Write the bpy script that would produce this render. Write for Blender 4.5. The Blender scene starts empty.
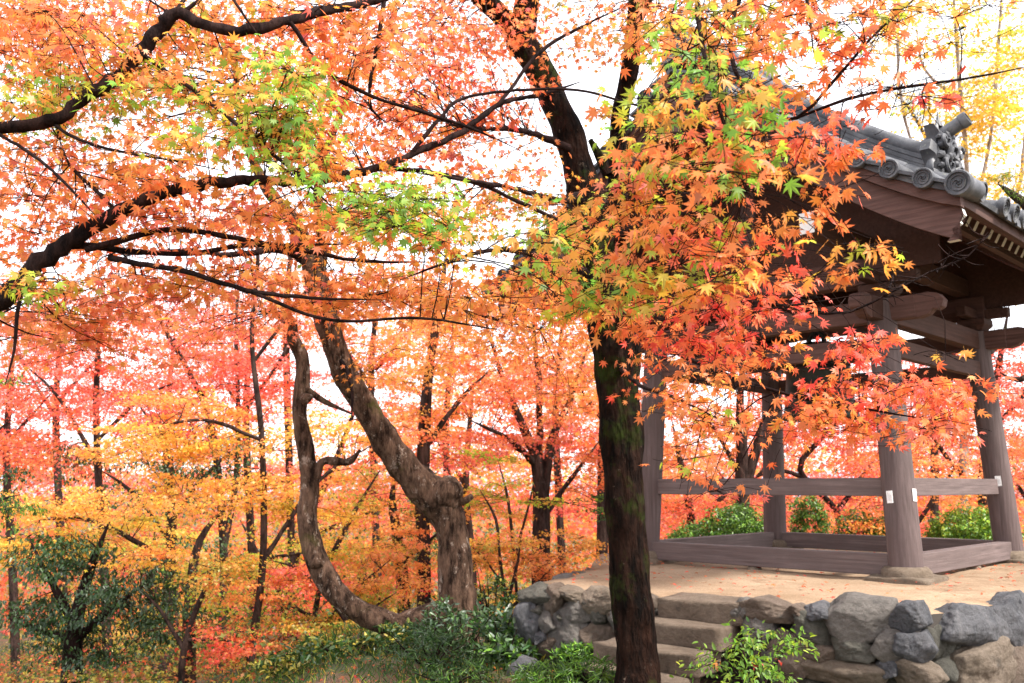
import bpy, bmesh, math, random
import numpy as np
from mathutils import Vector, Matrix, noise

# ------------------------------------------------------------------ camera, sky, sun, exposure
S = bpy.context.scene
COL = S.collection
F, PITCH, CAMZ = 900.0, math.atan((485 - 341.5) / 900.0), 1.65
cam = bpy.data.objects.new('camera', bpy.data.cameras.new('camera'))
COL.objects.link(cam); S.camera = cam
cam.location = (0, 0, CAMZ)
cam.rotation_euler = (math.radians(90) + PITCH, 0, 0)
cam.data.sensor_width = 36; cam.data.lens = F / 1024 * 36
cam.data.clip_start = .05; cam.data.clip_end = 3000
cam.data.dof.use_dof = True; cam.data.dof.focus_distance = 5.2; cam.data.dof.aperture_fstop = 3.4
SUN_EL, SUN_AZ = math.radians(50), math.radians(122)      # azimuth measured from +Y towards +X
w = bpy.data.worlds.new('World'); S.world = w; w.use_nodes = True
nt = w.node_tree; nt.nodes.clear()
out = nt.nodes.new('ShaderNodeOutputWorld'); bg = nt.nodes.new('ShaderNodeBackground')
sky = nt.nodes.new('ShaderNodeTexSky'); sky.sky_type = 'NISHITA'; sky.sun_disc = False
sky.sun_elevation = SUN_EL; sky.sun_rotation = SUN_AZ
sky.dust_density = 4; sky.air_density = 1.0; sky.ozone_density = 1
mixc = nt.nodes.new('ShaderNodeMix'); mixc.data_type = 'RGBA'; mixc.inputs[0].default_value = .68
mixc.inputs[7].default_value = (10.5, 10.3, 10.7, 1)             # thin bright cloud cover
nt.links.new(sky.outputs[0], mixc.inputs[6]); nt.links.new(mixc.outputs[2], bg.inputs[0])
bg.inputs[1].default_value = .11
nt.links.new(bg.outputs[0], out.inputs[0])
sun = bpy.data.objects.new('sun', bpy.data.lights.new('sun', 'SUN')); COL.objects.link(sun)
sun.data.energy = 3.0; sun.data.angle = math.radians(7); sun.data.color = (1, .95, .88)
sd = Vector((math.sin(SUN_AZ) * math.cos(SUN_EL), math.cos(SUN_AZ) * math.cos(SUN_EL), math.sin(SUN_EL)))
sun.rotation_euler = sd.to_track_quat('Z', 'Y').to_euler()
S.view_settings.view_transform = 'Standard'; S.view_settings.look = 'None'
S.view_settings.exposure = 1.5; S.view_settings.gamma = 1
S.cycles.max_bounces = 8; S.cycles.diffuse_bounces = 6; S.cycles.transmission_bounces = 6
S.cycles.transparent_max_bounces = 4

rng = np.random.default_rng(7); random.seed(7)
U = lambda a, b: float(rng.uniform(a, b))

def at(px, py, Y):
    a = (px - 512) / F; b = (341.5 - py) / F
    d = (a, math.cos(PITCH) - b * math.sin(PITCH), math.sin(PITCH) + b * math.cos(PITCH))
    t = Y / d[1]
    return Vector((d[0] * t, Y, CAMZ + d[2] * t))

# ------------------------------------------------------------------ materials
def newmat(name):
    m = bpy.data.materials.new(name); m.use_nodes = True
    nt = m.node_tree; b = nt.nodes['Principled BSDF']
    return m, nt, b
def node(nt, t, **k):
    n = nt.nodes.new(t)
    for a, v in k.items(): setattr(n, a, v)
    return n
def ramp(nt, fac, stops):
    r = node(nt, 'ShaderNodeValToRGB'); e = r.color_ramp.elements
    while len(e) < len(stops): e.new(.5)
    for q, (p, c) in zip(e, stops): q.position = p; q.color = (*c, 1)
    nt.links.new(fac, r.inputs[0]); return r.outputs[0]
def tex(nt, scale, detail=5, stretch=(1, 1, 1), kind='ShaderNodeTexNoise', coord='Object', rough=.6):
    tc = node(nt, 'ShaderNodeTexCoord'); mp = node(nt, 'ShaderNodeMapping')
    mp.inputs['Scale'].default_value = stretch
    nt.links.new(tc.outputs[coord], mp.inputs[0])
    n = node(nt, kind); n.inputs['Scale'].default_value = scale
    if 'Detail' in n.inputs: n.inputs['Detail'].default_value = detail
    if 'Roughness' in n.inputs and kind == 'ShaderNodeTexNoise': n.inputs['Roughness'].default_value = rough
    nt.links.new(mp.outputs[0], n.inputs['Vector']); return n.outputs[0]
def mixcol(nt, fac, a, b):
    m = node(nt, 'ShaderNodeMix', data_type='RGBA')
    if isinstance(fac, float): m.inputs[0].default_value = fac
    else: nt.links.new(fac, m.inputs[0])
    for i, v in ((6, a), (7, b)):
        if isinstance(v, tuple): m.inputs[i].default_value = (*v, 1)
        else: nt.links.new(v, m.inputs[i])
    return m.outputs[2]
def bump(nt, b, h, strength, dist=.02):
    n = node(nt, 'ShaderNodeBump'); n.inputs['Strength'].default_value = strength; n.inputs['Distance'].default_value = dist
    nt.links.new(h, n.inputs['Height']); nt.links.new(n.outputs[0], b.inputs['Normal'])

def wood_mat(name, dark, light, axis, rough=.75):
    m, nt, b = newmat(name)
    st = [22, 22, 22]; st[axis] = 1.1
    g = tex(nt, 1.6, 6, tuple(st)); big = tex(nt, 1.7, 7, rough=.7)
    c = mixcol(nt, ramp(nt, big, [(.35, (0, 0, 0)), (.7, (1, 1, 1))]), ramp(nt, g, [(.3, dark), (.72, light)]),
               tuple(.5 * x + .5 * y * .7 for x, y in zip(dark, light)))
    nt.links.new(c, b.inputs['Base Color']); b.inputs['Roughness'].default_value = rough
    b.inputs['Specular IOR Level'].default_value = .25
    bump(nt, b, g, .5, .012); return m
POSTW = wood_mat('weathered post wood', (.062, .043, .040), (.150, .108, .102), 2)
WX = wood_mat('weathered beam wood', (.070, .050, .046), (.185, .138, .130), 0)
WY = wood_mat('weathered beam wood across', (.070, .050, .046), (.185, .138, .130), 1)
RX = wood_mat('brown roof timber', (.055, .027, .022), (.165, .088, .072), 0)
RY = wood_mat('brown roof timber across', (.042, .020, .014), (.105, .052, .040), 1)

def bark_mat(name, dark, light, lichen, moss, mossamt=.5, lichamt=.5, vs=6.):
    m, nt, b = newmat(name)
    g = tex(nt, 11, 8, (1, 1, .28), rough=.75); v = tex(nt, vs, 2, (1, 1, .3), 'ShaderNodeTexVoronoi')
    c = ramp(nt, g, [(.40, dark), (.62, light)])
    l = tex(nt, 9, 8, (1, 1, .6), rough=.8)
    c = mixcol(nt, ramp(nt, l, [(.66 - .16 * lichamt, (0, 0, 0)), (.72 - .16 * lichamt, (1, 1, 1))]), c, lichen)
    ms = tex(nt, 2.3, 6, rough=.7)
    c = mixcol(nt, ramp(nt, ms, [(.68 - .22 * mossamt, (0, 0, 0)), (.80 - .2 * mossamt, (1, 1, 1))]), c, moss)
    nt.links.new(c, b.inputs['Base Color']); b.inputs['Roughness'].default_value = .85
    b.inputs['Specular IOR Level'].default_value = .06
    h = node(nt, 'ShaderNodeMath', operation='ADD'); nt.links.new(g, h.inputs[0]); nt.links.new(v, h.inputs[1])
    bump(nt, b, h.outputs[0], 1., .05); return m
BARK_MAIN = bark_mat('dark maple bark', (.003, .002, .0015), (.024, .011, .007), (.20, .15, .115), (.022, .034, .005), .68, .24, 14)
BARK_TWIST = bark_mat('lichened maple bark', (.017, .010, .007), (.165, .100, .068), (.33, .26, .21), (.055, .05, .015), .40, .60, 10)
BARK_LIMB = bark_mat('smooth dark branch bark', (.008, .005, .005), (.040, .022, .019), (.10, .075, .065), (.03, .03, .012), .1, .1)
BARK_FAR = bark_mat('grey brown bark', (.014, .009, .008), (.070, .044, .036), (.13, .11, .09), (.03, .035, .014), .3, .2)
BARK_PALE = bark_mat('pale bark', (.16, .12, .09), (.38, .32, .27), (.4, .36, .3), (.1, .12, .05), .1, .2)

def leaf_mat(name, trans=.5, gloss=.04, rough=.45):
    m = bpy.data.materials.new(name); m.use_nodes = True; nt = m.node_tree; nt.nodes.clear()
    o = node(nt, 'ShaderNodeOutputMaterial'); a = node(nt, 'ShaderNodeAttribute', attribute_name='Col')
    d = node(nt, 'ShaderNodeBsdfDiffuse'); t = node(nt, 'ShaderNodeBsdfTranslucent'); g = node(nt, 'ShaderNodeBsdfGlossy')
    g.inputs['Roughness'].default_value = rough
    nt.links.new(a.outputs[0], d.inputs[0]); nt.links.new(a.outputs[0], t.inputs[0])
    m1 = node(nt, 'ShaderNodeMixShader'); m1.inputs[0].default_value = trans
    nt.links.new(d.outputs[0], m1.inputs[1]); nt.links.new(t.outputs[0], m1.inputs[2])
    m2 = node(nt, 'ShaderNodeMixShader'); m2.inputs[0].default_value = gloss
    nt.links.new(m1.outputs[0], m2.inputs[1]); nt.links.new(g.outputs[0], m2.inputs[2])
    nt.links.new(m2.outputs[0], o.inputs[0]); return m
LEAF = leaf_mat('maple leaf', .60, .03)
GLOSSY_LEAF = leaf_mat('evergreen leaf', .28, .045, .4)

def stone_mat(name, c1, c2, c3, spots=.5, streak=(1, 1, 1)):
    m, nt, b = newmat(name)
    n1 = tex(nt, 3.2, 8, streak, rough=.7); n2 = tex(nt, 22, 9, rough=.8); n3 = tex(nt, 5.5, 6, rough=.7)
    c = ramp(nt, n1, [(.3, c1), (.7, c2)])
    c = mixcol(nt, ramp(nt, n3, [(.68 - .2 * spots, (0, 0, 0)), (.78 - .2 * spots, (1, 1, 1))]), c, c3)
    f = ramp(nt, n2, [(.3, (.62, .62, .62)), (.7, (1.15, 1.15, 1.15))])
    mm = node(nt, 'ShaderNodeMix', data_type='RGBA', blend_type='MULTIPLY'); mm.inputs[0].default_value = 1
    nt.links.new(c, mm.inputs[6]); nt.links.new(f, mm.inputs[7])
    nt.links.new(mm.outputs[2], b.inputs['Base Color']); b.inputs['Roughness'].default_value = .9
    b.inputs['Specular IOR Level'].default_value = .2
    h = node(nt, 'ShaderNodeMath', operation='ADD'); nt.links.new(n1, h.inputs[0]); nt.links.new(n2, h.inputs[1])
    bump(nt, b, h.outputs[0], 1., .05); return m
STONES = [stone_mat('grey boulder', (.115, .105, .095), (.25, .225, .20), (.075, .07, .068)),
          stone_mat('blue grey boulder', (.062, .066, .076), (.205, .20, .205), (.045, .046, .052), .5, (1.6, 1.6, .3)),
          stone_mat('brown boulder', (.11, .078, .058), (.24, .185, .145), (.10, .09, .075)),
          stone_mat('dark green grey boulder', (.06, .058, .048), (.165, .155, .13), (.20, .175, .13), .3),
          stone_mat('tan boulder', (.15, .115, .082), (.30, .24, .185), (.10, .085, .07))]
STEPM = stone_mat('step granite', (.145, .105, .075), (.285, .22, .165), (.10, .08, .062), .4)
BASEM = stone_mat('round base granite', (.18, .135, .095), (.30, .235, .175), (.14, .12, .095), .3)

def sand_mat():
    m, nt, b = newmat('packed sand')
    n1 = tex(nt, 1.3, 6); n2 = tex(nt, 60, 4)
    c = ramp(nt, n1, [(.3, (.235, .160, .100)), (.7, (.37, .272, .185))])
    f = ramp(nt, n2, [(.3, (.70, .68, .66)), (.7, (1.12, 1.12, 1.12))])
    n4 = tex(nt, .7, 8, rough=.75); c = mixcol(nt, ramp(nt, n4, [(.50, (0, 0, 0)), (.66, (1, 1, 1))]), c, (.19, .122, .075))   # damp patches
    mm = node(nt, 'ShaderNodeMix', data_type='RGBA', blend_type='MULTIPLY'); mm.inputs[0].default_value = 1
    nt.links.new(c, mm.inputs[6]); nt.links.new(f, mm.inputs[7]); nt.links.new(mm.outputs[2], b.inputs['Base Color'])
    b.inputs['Roughness'].default_value = .95; b.inputs['Specular IOR Level'].default_value = .1
    bump(nt, b, n2, .5, .01); return m
SAND = sand_mat()
def ground_mat():
    m, nt, b = newmat('leaf littered soil')
    n1 = tex(nt, .9, 7); n2 = tex(nt, 22, 5); n3 = tex(nt, .5, 5)
    c = ramp(nt, n2, [(.3, (.055, .028, .016)), (.5, (.12, .062, .032)), (.72, (.20, .085, .035))])
    c = mixcol(nt, ramp(nt, n1, [(.42, (0, 0, 0)), (.58, (1, 1, 1))]), c, (.04, .06, .016))
    nt.links.new(c, b.inputs['Base Color']); b.inputs['Roughness'].default_value = .95
    bump(nt, b, n2, .8, .04); return m
GROUND = ground_mat()
def tile_mat():
    m, nt, b = newmat('smoked grey roof tile')
    n1 = tex(nt, 5, 7, rough=.7); n2 = tex(nt, 30, 4)
    c = ramp(nt, n1, [(.34, (.022, .023, .027)), (.52, (.055, .057, .064)), (.74, (.15, .15, .155))])
    c = mixcol(nt, ramp(nt, n2, [(.62, (0, 0, 0)), (.7, (1, 1, 1))]), c, (.11, .115, .09))
    nt.links.new(c, b.inputs['Base Color']); b.inputs['Roughness'].default_value = .55
    bump(nt, b, n2, .25, .01); return m
TILE = tile_mat()
def plain(name, c, rough=.8, metal=0., sc=12., var=.25):
    m, nt, b = newmat(name)
    n = tex(nt, sc, 5)
    nt.links.new(ramp(nt, n, [(.3, tuple(x * (1 - var) for x in c)), (.7, tuple(min(1, x * (1 + var)) for x in c))]), b.inputs['Base Color'])
    b.inputs['Roughness'].default_value = rough; b.inputs['Metallic'].default_value = metal; return m
WHITE = plain('chalk white paint', (.70, .69, .66), .8, 0, 30, .08)
PAPER = plain('white paper tag', (.80, .80, .78), .7, 0, 40, .06)
INK = plain('faded grey ink', (.42, .42, .44), .8)
BRONZE = plain('dark bronze', (.045, .05, .042), .5, .7, 9, .4)
IRON = plain('dark iron', (.03, .028, .026), .6, .8)
MORTAR = plain('dark earth between stones', (.022, .017, .013), .95)
HILL = plain('hazy blue green forest', (.20, .27, .33), .95, 0, .02, .15)  # air haze is painted into the hill colour; no haze volume

# ------------------------------------------------------------------ mesh helpers
def link(name, me, m=None, parent=None, smooth=False):
    o = bpy.data.objects.new(name, me); COL.objects.link(o)
    if m is not None:
        for q in (m if isinstance(m, (list, tuple)) else [m]): me.materials.append(q)
    if parent is not None: o.parent = parent
    if smooth and len(me.polygons): me.polygons.foreach_set('use_smooth', [True] * len(me.polygons))
    return o
def tag(o, label=None, cat=None, group=None, kind=None):
    if label: o['label'] = label
    if cat: o['category'] = cat
    if group: o['group'] = group
    if kind: o['kind'] = kind
    return o
def empty(name, loc, label, cat, group=None, rz=0):
    o = bpy.data.objects.new(name, None); COL.objects.link(o); o.location = loc; o.rotation_euler.z = rz
    o.empty_display_size = .2
    return tag(o, label, cat, group)
def done(name, bm, m, parent=None, smooth=False, bevel=0):
    bmesh.ops.recalc_face_normals(bm, faces=bm.faces)
    me = bpy.data.meshes.new(name); bm.to_mesh(me); bm.free()
    o = link(name, me, m, parent, smooth)
    if bevel:
        md = o.modifiers.new('bevel', 'BEVEL'); md.width = bevel; md.segments = 2; md.limit_method = 'ANGLE'
    return o
def beam(bm, p0, p1, wd, ht, up=(0, 0, 1)):
    p0, p1 = Vector(p0), Vector(p1); d = (p1 - p0).normalized(); s = d.cross(Vector(up)).normalized(); u = s.cross(d)
    v = [bm.verts.new(p + s * a * wd / 2 + u * b * ht / 2) for p in (p0, p1) for a, b in ((-1, -1), (1, -1), (1, 1), (-1, 1))]
    fs = [(3, 2, 1, 0), (4, 5, 6, 7), (0, 1, 5, 4), (1, 2, 6, 5), (2, 3, 7, 6), (3, 0, 4, 7)]
    return [bm.faces.new([v[i] for i in f]) for f in fs]
def lathe(bm, prof, seg=24, M=None):
    rings = []
    for r, z in prof:
        rings.append([bm.verts.new((M or Matrix()) @ Vector((r * math.cos(2 * math.pi * i / seg), r * math.sin(2 * math.pi * i / seg), z))) for i in range(seg)])
    for a, b in zip(rings, rings[1:]):
        for i in range(seg): bm.faces.new((a[i], a[(i + 1) % seg], b[(i + 1) % seg], b[i]))
    bm.faces.new(rings[0][::-1]); bm.faces.new(rings[-1])
def sweep(bm, pts, prof, side=None, closed=True):
    """sweep a 2d profile (s,u) along pts; side is the constant sideways axis"""
    pts = [Vector(p) for p in pts]; rings = []
    for i, p in enumerate(pts):
        d = (pts[min(i + 1, len(pts) - 1)] - pts[max(i - 1, 0)]).normalized()
        s = Vector(side) if side else d.cross(Vector((0, 0, 1))).normalized(); u = s.cross(d).normalized()
        if u.z < 0: u = -u
        rings.append([bm.verts.new(p + s * a + u * b) for a, b in prof])
    n = len(prof)
    for a, b in zip(rings, rings[1:]):
        for i in range(n if closed else n - 1): bm.faces.new((a[i], a[(i + 1) % n], b[(i + 1) % n], b[i]))
    if closed: bm.faces.new(rings[0][::-1]); bm.faces.new(rings[-1])
def circ(r, n=10, a0=0, a1=2 * math.pi, oy=0):
    k = n if abs(a1 - a0 - 2 * math.pi) < 1e-6 else n - 1
    return [(r * math.cos(a0 + (a1 - a0) * i / k), oy + r * math.sin(a0 + (a1 - a0) * i / k)) for i in range(n)]

def spline(pts, step):
    """Catmull-Rom through rows (x,y,z,r)"""
    P = np.array(pts, float)
    if len(P) == 2: P = np.array([P[0], (P[0] + P[1]) / 2, P[1]])
    Q = np.vstack([2 * P[0] - P[1], P, 2 * P[-1] - P[-2]]); o = []
    for i in range(len(P) - 1):
        a, b, c, d = Q[i:i + 4]; n = max(2, int(np.linalg.norm((c - b)[:3]) / step))
        for t in np.arange(n) / n:
            o.append(.5 * (2 * b + (c - a) * t + (2 * a - 5 * b + 4 * c - d) * t * t + (3 * b - a - 3 * c + d) * t ** 3))
    o.append(P[-1]); o = np.array(o); o[:, 3] = np.maximum(o[:, 3], .0015); return o

class Mesh:
    """collects tubes as numpy arrays and links ONE mesh"""
    def __init__(s): s.v = []; s.f = []; s.n = 0
    def tube(s, rows, seg=6, rough=0., nscale=6., flare=0.):
        P = rows[:, :3]; R = rows[:, 3]
        T = np.gradient(P, axis=0); T /= np.linalg.norm(T, axis=1)[:, None] + 1e-9
        up = np.array([0.3, .9, .2]) if abs(T[0][2]) > .7 else np.array([0, 0, 1.])
        N = np.zeros_like(P); n = up - T[0] * (up @ T[0])
        for i in range(len(P)):
            n = n - T[i] * (n @ T[i]); n /= np.linalg.norm(n) + 1e-9; N[i] = n
        B = np.cross(T, N); a = np.arange(seg) / seg * 2 * math.pi
        rr = np.repeat(R[:, None], seg, 1)
        V = P[:, None, :] + (N[:, None, :] * np.cos(a)[None, :, None] + B[:, None, :] * np.sin(a)[None, :, None]) * rr[:, :, None]
        if rough:
            for i in range(len(P)):
                for j in range(seg):
                    v = Vector(V[i, j]); q = Vector((v.x * nscale, v.y * nscale, v.z * nscale * .45))
                    k = noise.noise(q) + .5 * noise.noise(q * 2.7) + .35 * noise.noise(v * nscale * .3)
                    V[i, j] += (V[i, j] - P[i]) * rough * k
        m = len(P); b = s.n
        idx = b + np.arange(m * seg).reshape(m, seg); nx = np.roll(idx, -1, 1)
        s.f.append(np.stack([idx[:-1], nx[:-1], nx[1:], idx[1:]], -1).reshape(-1, 4))
        s.v.append(V.reshape(-1, 3)); s.n += m * seg
        e = s.n; s.v.append(P[-1:] + T[-1:] * R[-1] * .4); s.n += 1
        s.f.append(np.stack([idx[-1], nx[-1], np.full(seg, e), np.full(seg, e)], -1))
    def build(s, name, m, parent=None):
        V = np.concatenate(s.v); Fq = np.concatenate(s.f)
        tri = Fq[:, 2] == Fq[:, 3]; q = Fq[~tri]; t = Fq[tri][:, :3]
        me = raw_mesh(name, V, [(q, 4), (t, 3)]); return link(name, me, m, parent, True)
def raw_mesh(name, V, groups):
    me = bpy.data.meshes.new(name); me.vertices.add(len(V)); me.vertices.foreach_set('co', np.asarray(V, np.float32).ravel())
    li = np.concatenate([g.ravel() for g, k in groups]); tot = np.concatenate([np.full(len(g), k) for g, k in groups])
    st = np.concatenate([[0], np.cumsum(tot)[:-1]])
    me.loops.add(len(li)); me.loops.foreach_set('vertex_index', li.astype(np.int32))
    me.polygons.add(len(tot)); me.polygons.foreach_set('loop_start', st.astype(np.int32))
    try: me.polygons.foreach_set('loop_total', tot.astype(np.int32))
    except Exception: pass
    me.update(calc_edges=True); return me

# ------------------------------------------------------------------ leaves
def template(kind):
    pol = lambda deg, r: (r * math.sin(math.radians(deg)), r * math.cos(math.radians(deg)))
    tips = {0: 1., 36: .93, -36: .93, 75: .74, -75: .74, 116: .42, -116: .42}
    nots = {18: .40, -18: .40, 55: .36, -55: .36, 96: .26, -96: .26, 180: .10}
    if kind in ('near', 'mid'):
        ring = []
        for a, r in tips.items():
            ring.append((a, r))
            if kind == 'near': ring += [(a - 9.5, r * .62), (a + 9.5, r * .62)]
        ring += list(nots.items()); ring.sort()
    elif kind == 'far': ring = [(-112, .55), (-85, .28), (-56, .85), (-28, .38), (0, 1.), (28, .38), (56, .85), (85, .28), (112, .55), (180, .12)]
    elif kind == 'tiny': ring = [(-75, .85), (-36, .42), (0, 1), (36, .42), (75, .85), (180, .35)]
    elif kind == 'oval': ring = [(-90, .16), (-38, .36), (-16, .68), (0, 1), (16, .68), (38, .36), (90, .16), (180, .05)]
    elif kind == 'blade': ring = [(-90, .05), (-5, .5), (0, 1), (5, .5), (90, .05), (180, .03)]
    v = [(0, 0, 0)]
    for a, r in ring:
        x, y = pol(a, r); tip = a in tips
        v.append((x, y, -.20 * r * r + (0 if tip else .03)))
    n = len(ring); f = [(0, i + 1, (i + 1) % n + 1) for i in range(n)]
    if kind == 'near':                                       # leaf stalk
        k = len(v); v += [(-.018, -.05, .0), (.018, -.05, 0), (.0, -.75, .12)]; f.append((k, k + 1, k + 2))
    return np.array(v), np.array(f)
TEMPL = {k: template(k) for k in ('near', 'mid', 'far', 'tiny', 'oval', 'blade')}
def unit(a): return a / (np.linalg.norm(a, axis=-1, keepdims=True) + 1e-9)

PAL = dict(OR=(.90,.29,.085), DO=(.88,.19,.058), RD=(.84,.095,.062), CR=(.52,.03,.025), PK=(.88,.20,.145),
           YO=(.87,.39,.065), YE=(.87,.56,.07), GI=(.72,.46,.05), YG=(.44,.58,.05), GR=(.20,.43,.05), OL=(.46,.40,.06),
           DG=(.022,.058,.014), MG=(.055,.125,.024), BG=(.17,.34,.035), SB=(.075,.115,.075), BR=(.28,.10,.04))
class Cloud:
    def __init__(s): s.p = []; s.t = []; s.n = []; s.s = []; s.c = []
    def add(s, p, t, n, size, pal, jit=.16):
        N = len(p)
        if N == 0: return
        keys = list(pal); wt = np.array([pal[k] for k in keys], float); wt /= wt.sum()
        base = np.array([PAL[k] for k in keys])
        c = base[rng.choice(len(keys), N, p=wt)]
        c2 = base[rng.choice(len(keys), N, p=wt)]; mixv = rng.uniform(0, .45, (N, 1))
        c = c * (1 - mixv) + c2 * mixv
        c = c * rng.normal(1, jit, (N, 1)).clip(.55, 1.35) * rng.normal(1, .05, (N, 3)).clip(.8, 1.2)
        s.p.append(p); s.t.append(t); s.n.append(n); s.s.append(size * rng.uniform(.58, 1.28, N)); s.c.append(c.clip(.005, .9))
    def count(s): return sum(len(x) for x in s.p)
    def build(s, name, kind, m, parent=None):
        p, t, n, sz, c = (np.concatenate(x) for x in (s.p, s.t, s.n, s.s, s.c))
        t = unit(t); n = unit(n - t * (n * t).sum(1, keepdims=True)); x = np.cross(t, n)
        TV, TF = TEMPL[kind]; N, K = len(p), len(TV)
        curl = rng.uniform(.2, 2.2, (N, 1, 1))
        V = p[:, None] + sz[:, None, None] * (x[:, None] * TV[None, :, 0:1] + t[:, None] * TV[None, :, 1:2] + n[:, None] * TV[None, :, 2:3] * curl)
        Fi = (TF[None] + (np.arange(N) * K)[:, None, None]).reshape(-1, 3)
        me = raw_mesh(name, V.reshape(-1, 3), [(Fi, 3)])
        a = me.color_attributes.new('Col', 'FLOAT_COLOR', 'POINT')
        cc = np.ones((N, K, 4), np.float32); rad = np.hypot(TV[:, 0], TV[:, 1]).clip(0, 1)
        tip = rad[None, :, None] * rng.uniform(-.5, 1.0, (N, 1, 1))      # lobes redder or browner than the middle of the leaf
        cc[:, :, :3] = (c[:, None] * (1 + tip * np.array([-.06, -.34, -.30]))).clip(.004, .92); a.data.foreach_set('color', cc.ravel())
        return link(name, me, m, parent)

def hang(c, pos, droop=.7, spread=.55):
    """tip directions and normals of maple leaves round pad centre c"""
    N = len(pos); out = pos - c; out[:, 2] *= .2; out = unit(out + rng.normal(0, .05, (N, 3)))
    t = out * .8 + rng.normal(0, .4, (N, 3)); t[:, 2] -= rng.uniform(.1, 2 * droop, N)
    n = rng.normal(0, spread, (N, 3)); n[:, 2] += 1
    return unit(t), unit(n)

class Tree:
    def __init__(s, name, label, cat, base, group=None):
        s.root = empty(name, base, label, cat, group); s.base = Vector(base)
        s.wood = Mesh(); s.br = Mesh(); s.cl = Cloud(); s.anch = []; s.limbs = {}
    def wd(s, rows, which='br', seg=7, rough=0., step=.08, part=None, nscale=6.):
        r = spline(rows, step)
        if len(r) > 4 and which == 'br': r[1:-1, :3] += rng.normal(0, 1, (len(r) - 2, 3)) * r[1:-1, 3:4] * .16; r[:, 3] *= 1 + rng.normal(0, .07, len(r))
        m = s.wood if which == 'wood' else s.br
        if part: m = s.limbs.setdefault(part, Mesh())
        m.tube(r, seg, rough, nscale); s.anch.append(r); return r
    def px(s, pts, which='br', seg=7, rough=0., step=.08, part=None, nscale=6.):
        """points (px, py, Y, width in px)"""
        return s.wd([(*at(x, y, Y), .5 * wpx * Y / F * (.35 if which == 'br' and i == len(pts) - 1 else 1)) for i, (x, y, Y, wpx) in enumerate(pts)], which, seg, rough, step, part, nscale)
    def near(s, c):
        A = s.A; d = ((A[:, :3] - c) ** 2).sum(1) + 1.2 * np.maximum(0, A[:, 2] - c[2] - .3) ** 2; i = int(d.argmin()); return A[i], math.sqrt(d[i])
    def freeze(s): s.A = np.concatenate(s.anch)
    def pad(s, c, rx, rz, n, pal, size, twigs=5, droop=.7, spread=.55, maxtwig=4., tw=.0026):
        c = np.array(c, float); a, d = s.near(c)
        if d < maxtwig and d > .15:
            mid = (a[:3] + c) / 2 + rng.normal(0, .10 * d, 3); mid[2] += .08 * d
            r0 = min(a[3] * .6, tw * 1.2 + .0028 * d)
            s.br.tube(spline([(*a[:3], r0), (*mid, r0 * .7), (*c, tw * .8)], max(.10, d / 6)), 5)
        if twigs:
            k = rng.integers(0, twigs, n); az = rng.uniform(0, 2 * math.pi, twigs); L = rx * rng.uniform(.55, 1.15, twigs)
            dr = np.stack([np.cos(az), np.sin(az), rng.normal(-.12, .22, twigs)], 1)
            for i in range(twigs):
                e = c + dr[i] * L[i]; m = (c + e) / 2 + rng.normal(0, .08 * L[i], 3)
                s.br.tube(spline([(*c, tw * .75), (*m, tw * .55), (*e, tw * .3)], max(.06, L[i] / 4)), 4)
            f = rng.uniform(.15, 1.08, n) ** .8
            pos = c + dr[k] * (L[k] * f)[:, None] + rng.normal(0, 1, (n, 3)) * np.array([rx * .17, rx * .17, rz])
        else:
            az = rng.uniform(0, 2 * math.pi, n); r = rx * np.sqrt(rng.uniform(0, 1, n))
            lob = 1 + .35 * np.sin(3 * az + U(0, 6)) + .2 * np.sin(5 * az + U(0, 6))
            pos = c + np.stack([r * lob * np.cos(az), r * lob * np.sin(az), rng.normal(0, rz, n) - .12 * r * r / max(rx, .1)], 1)
        t, nn = hang(c, pos, droop, spread); s.cl.add(pos, t, nn, size, pal)
    def blob(s, px, py, Y, rpx, rpy, dY, npads, nleaf, padr, pal, size, **k):
        """npads leafy sprays spread through an ellipsoid seen at (px,py), at depth Y"""
        for _ in range(npads):
            while True:
                q = rng.uniform(-1, 1, 3)
                if q @ q < 1: break
            c = at(px + q[0] * rpx, py + q[1] * rpy, max(1.9, Y + q[2] * dY))
            pr = padr * U(.7, 1.3)
            sub = {kk: max(.001, v * U(.0, 1.6) ** 1.5) for kk, v in pal.items()}
            s.pad(c, pr, pr * k.get('flat', .16), int(nleaf * U(.6, 1.4)), sub, size, **{a: b for a, b in k.items() if a != 'flat'})
    def finish(s, kind, bark, leafm=None, barkbr=None):
        inv = Matrix.Translation(-s.base)
        parts = []
        if s.wood.n: parts.append(s.wood.build('trunk', bark, s.root))
        for nm, m in s.limbs.items(): parts.append(m.build(nm, bark, s.root))
        if s.br.n: parts.append(s.br.build('branches', barkbr or bark, s.root))
        if s.cl.p: parts.append(s.cl.build('crown', kind, leafm or LEAF, s.root))
        for o in parts: o.data.transform(inv)
        return s.root

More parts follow.
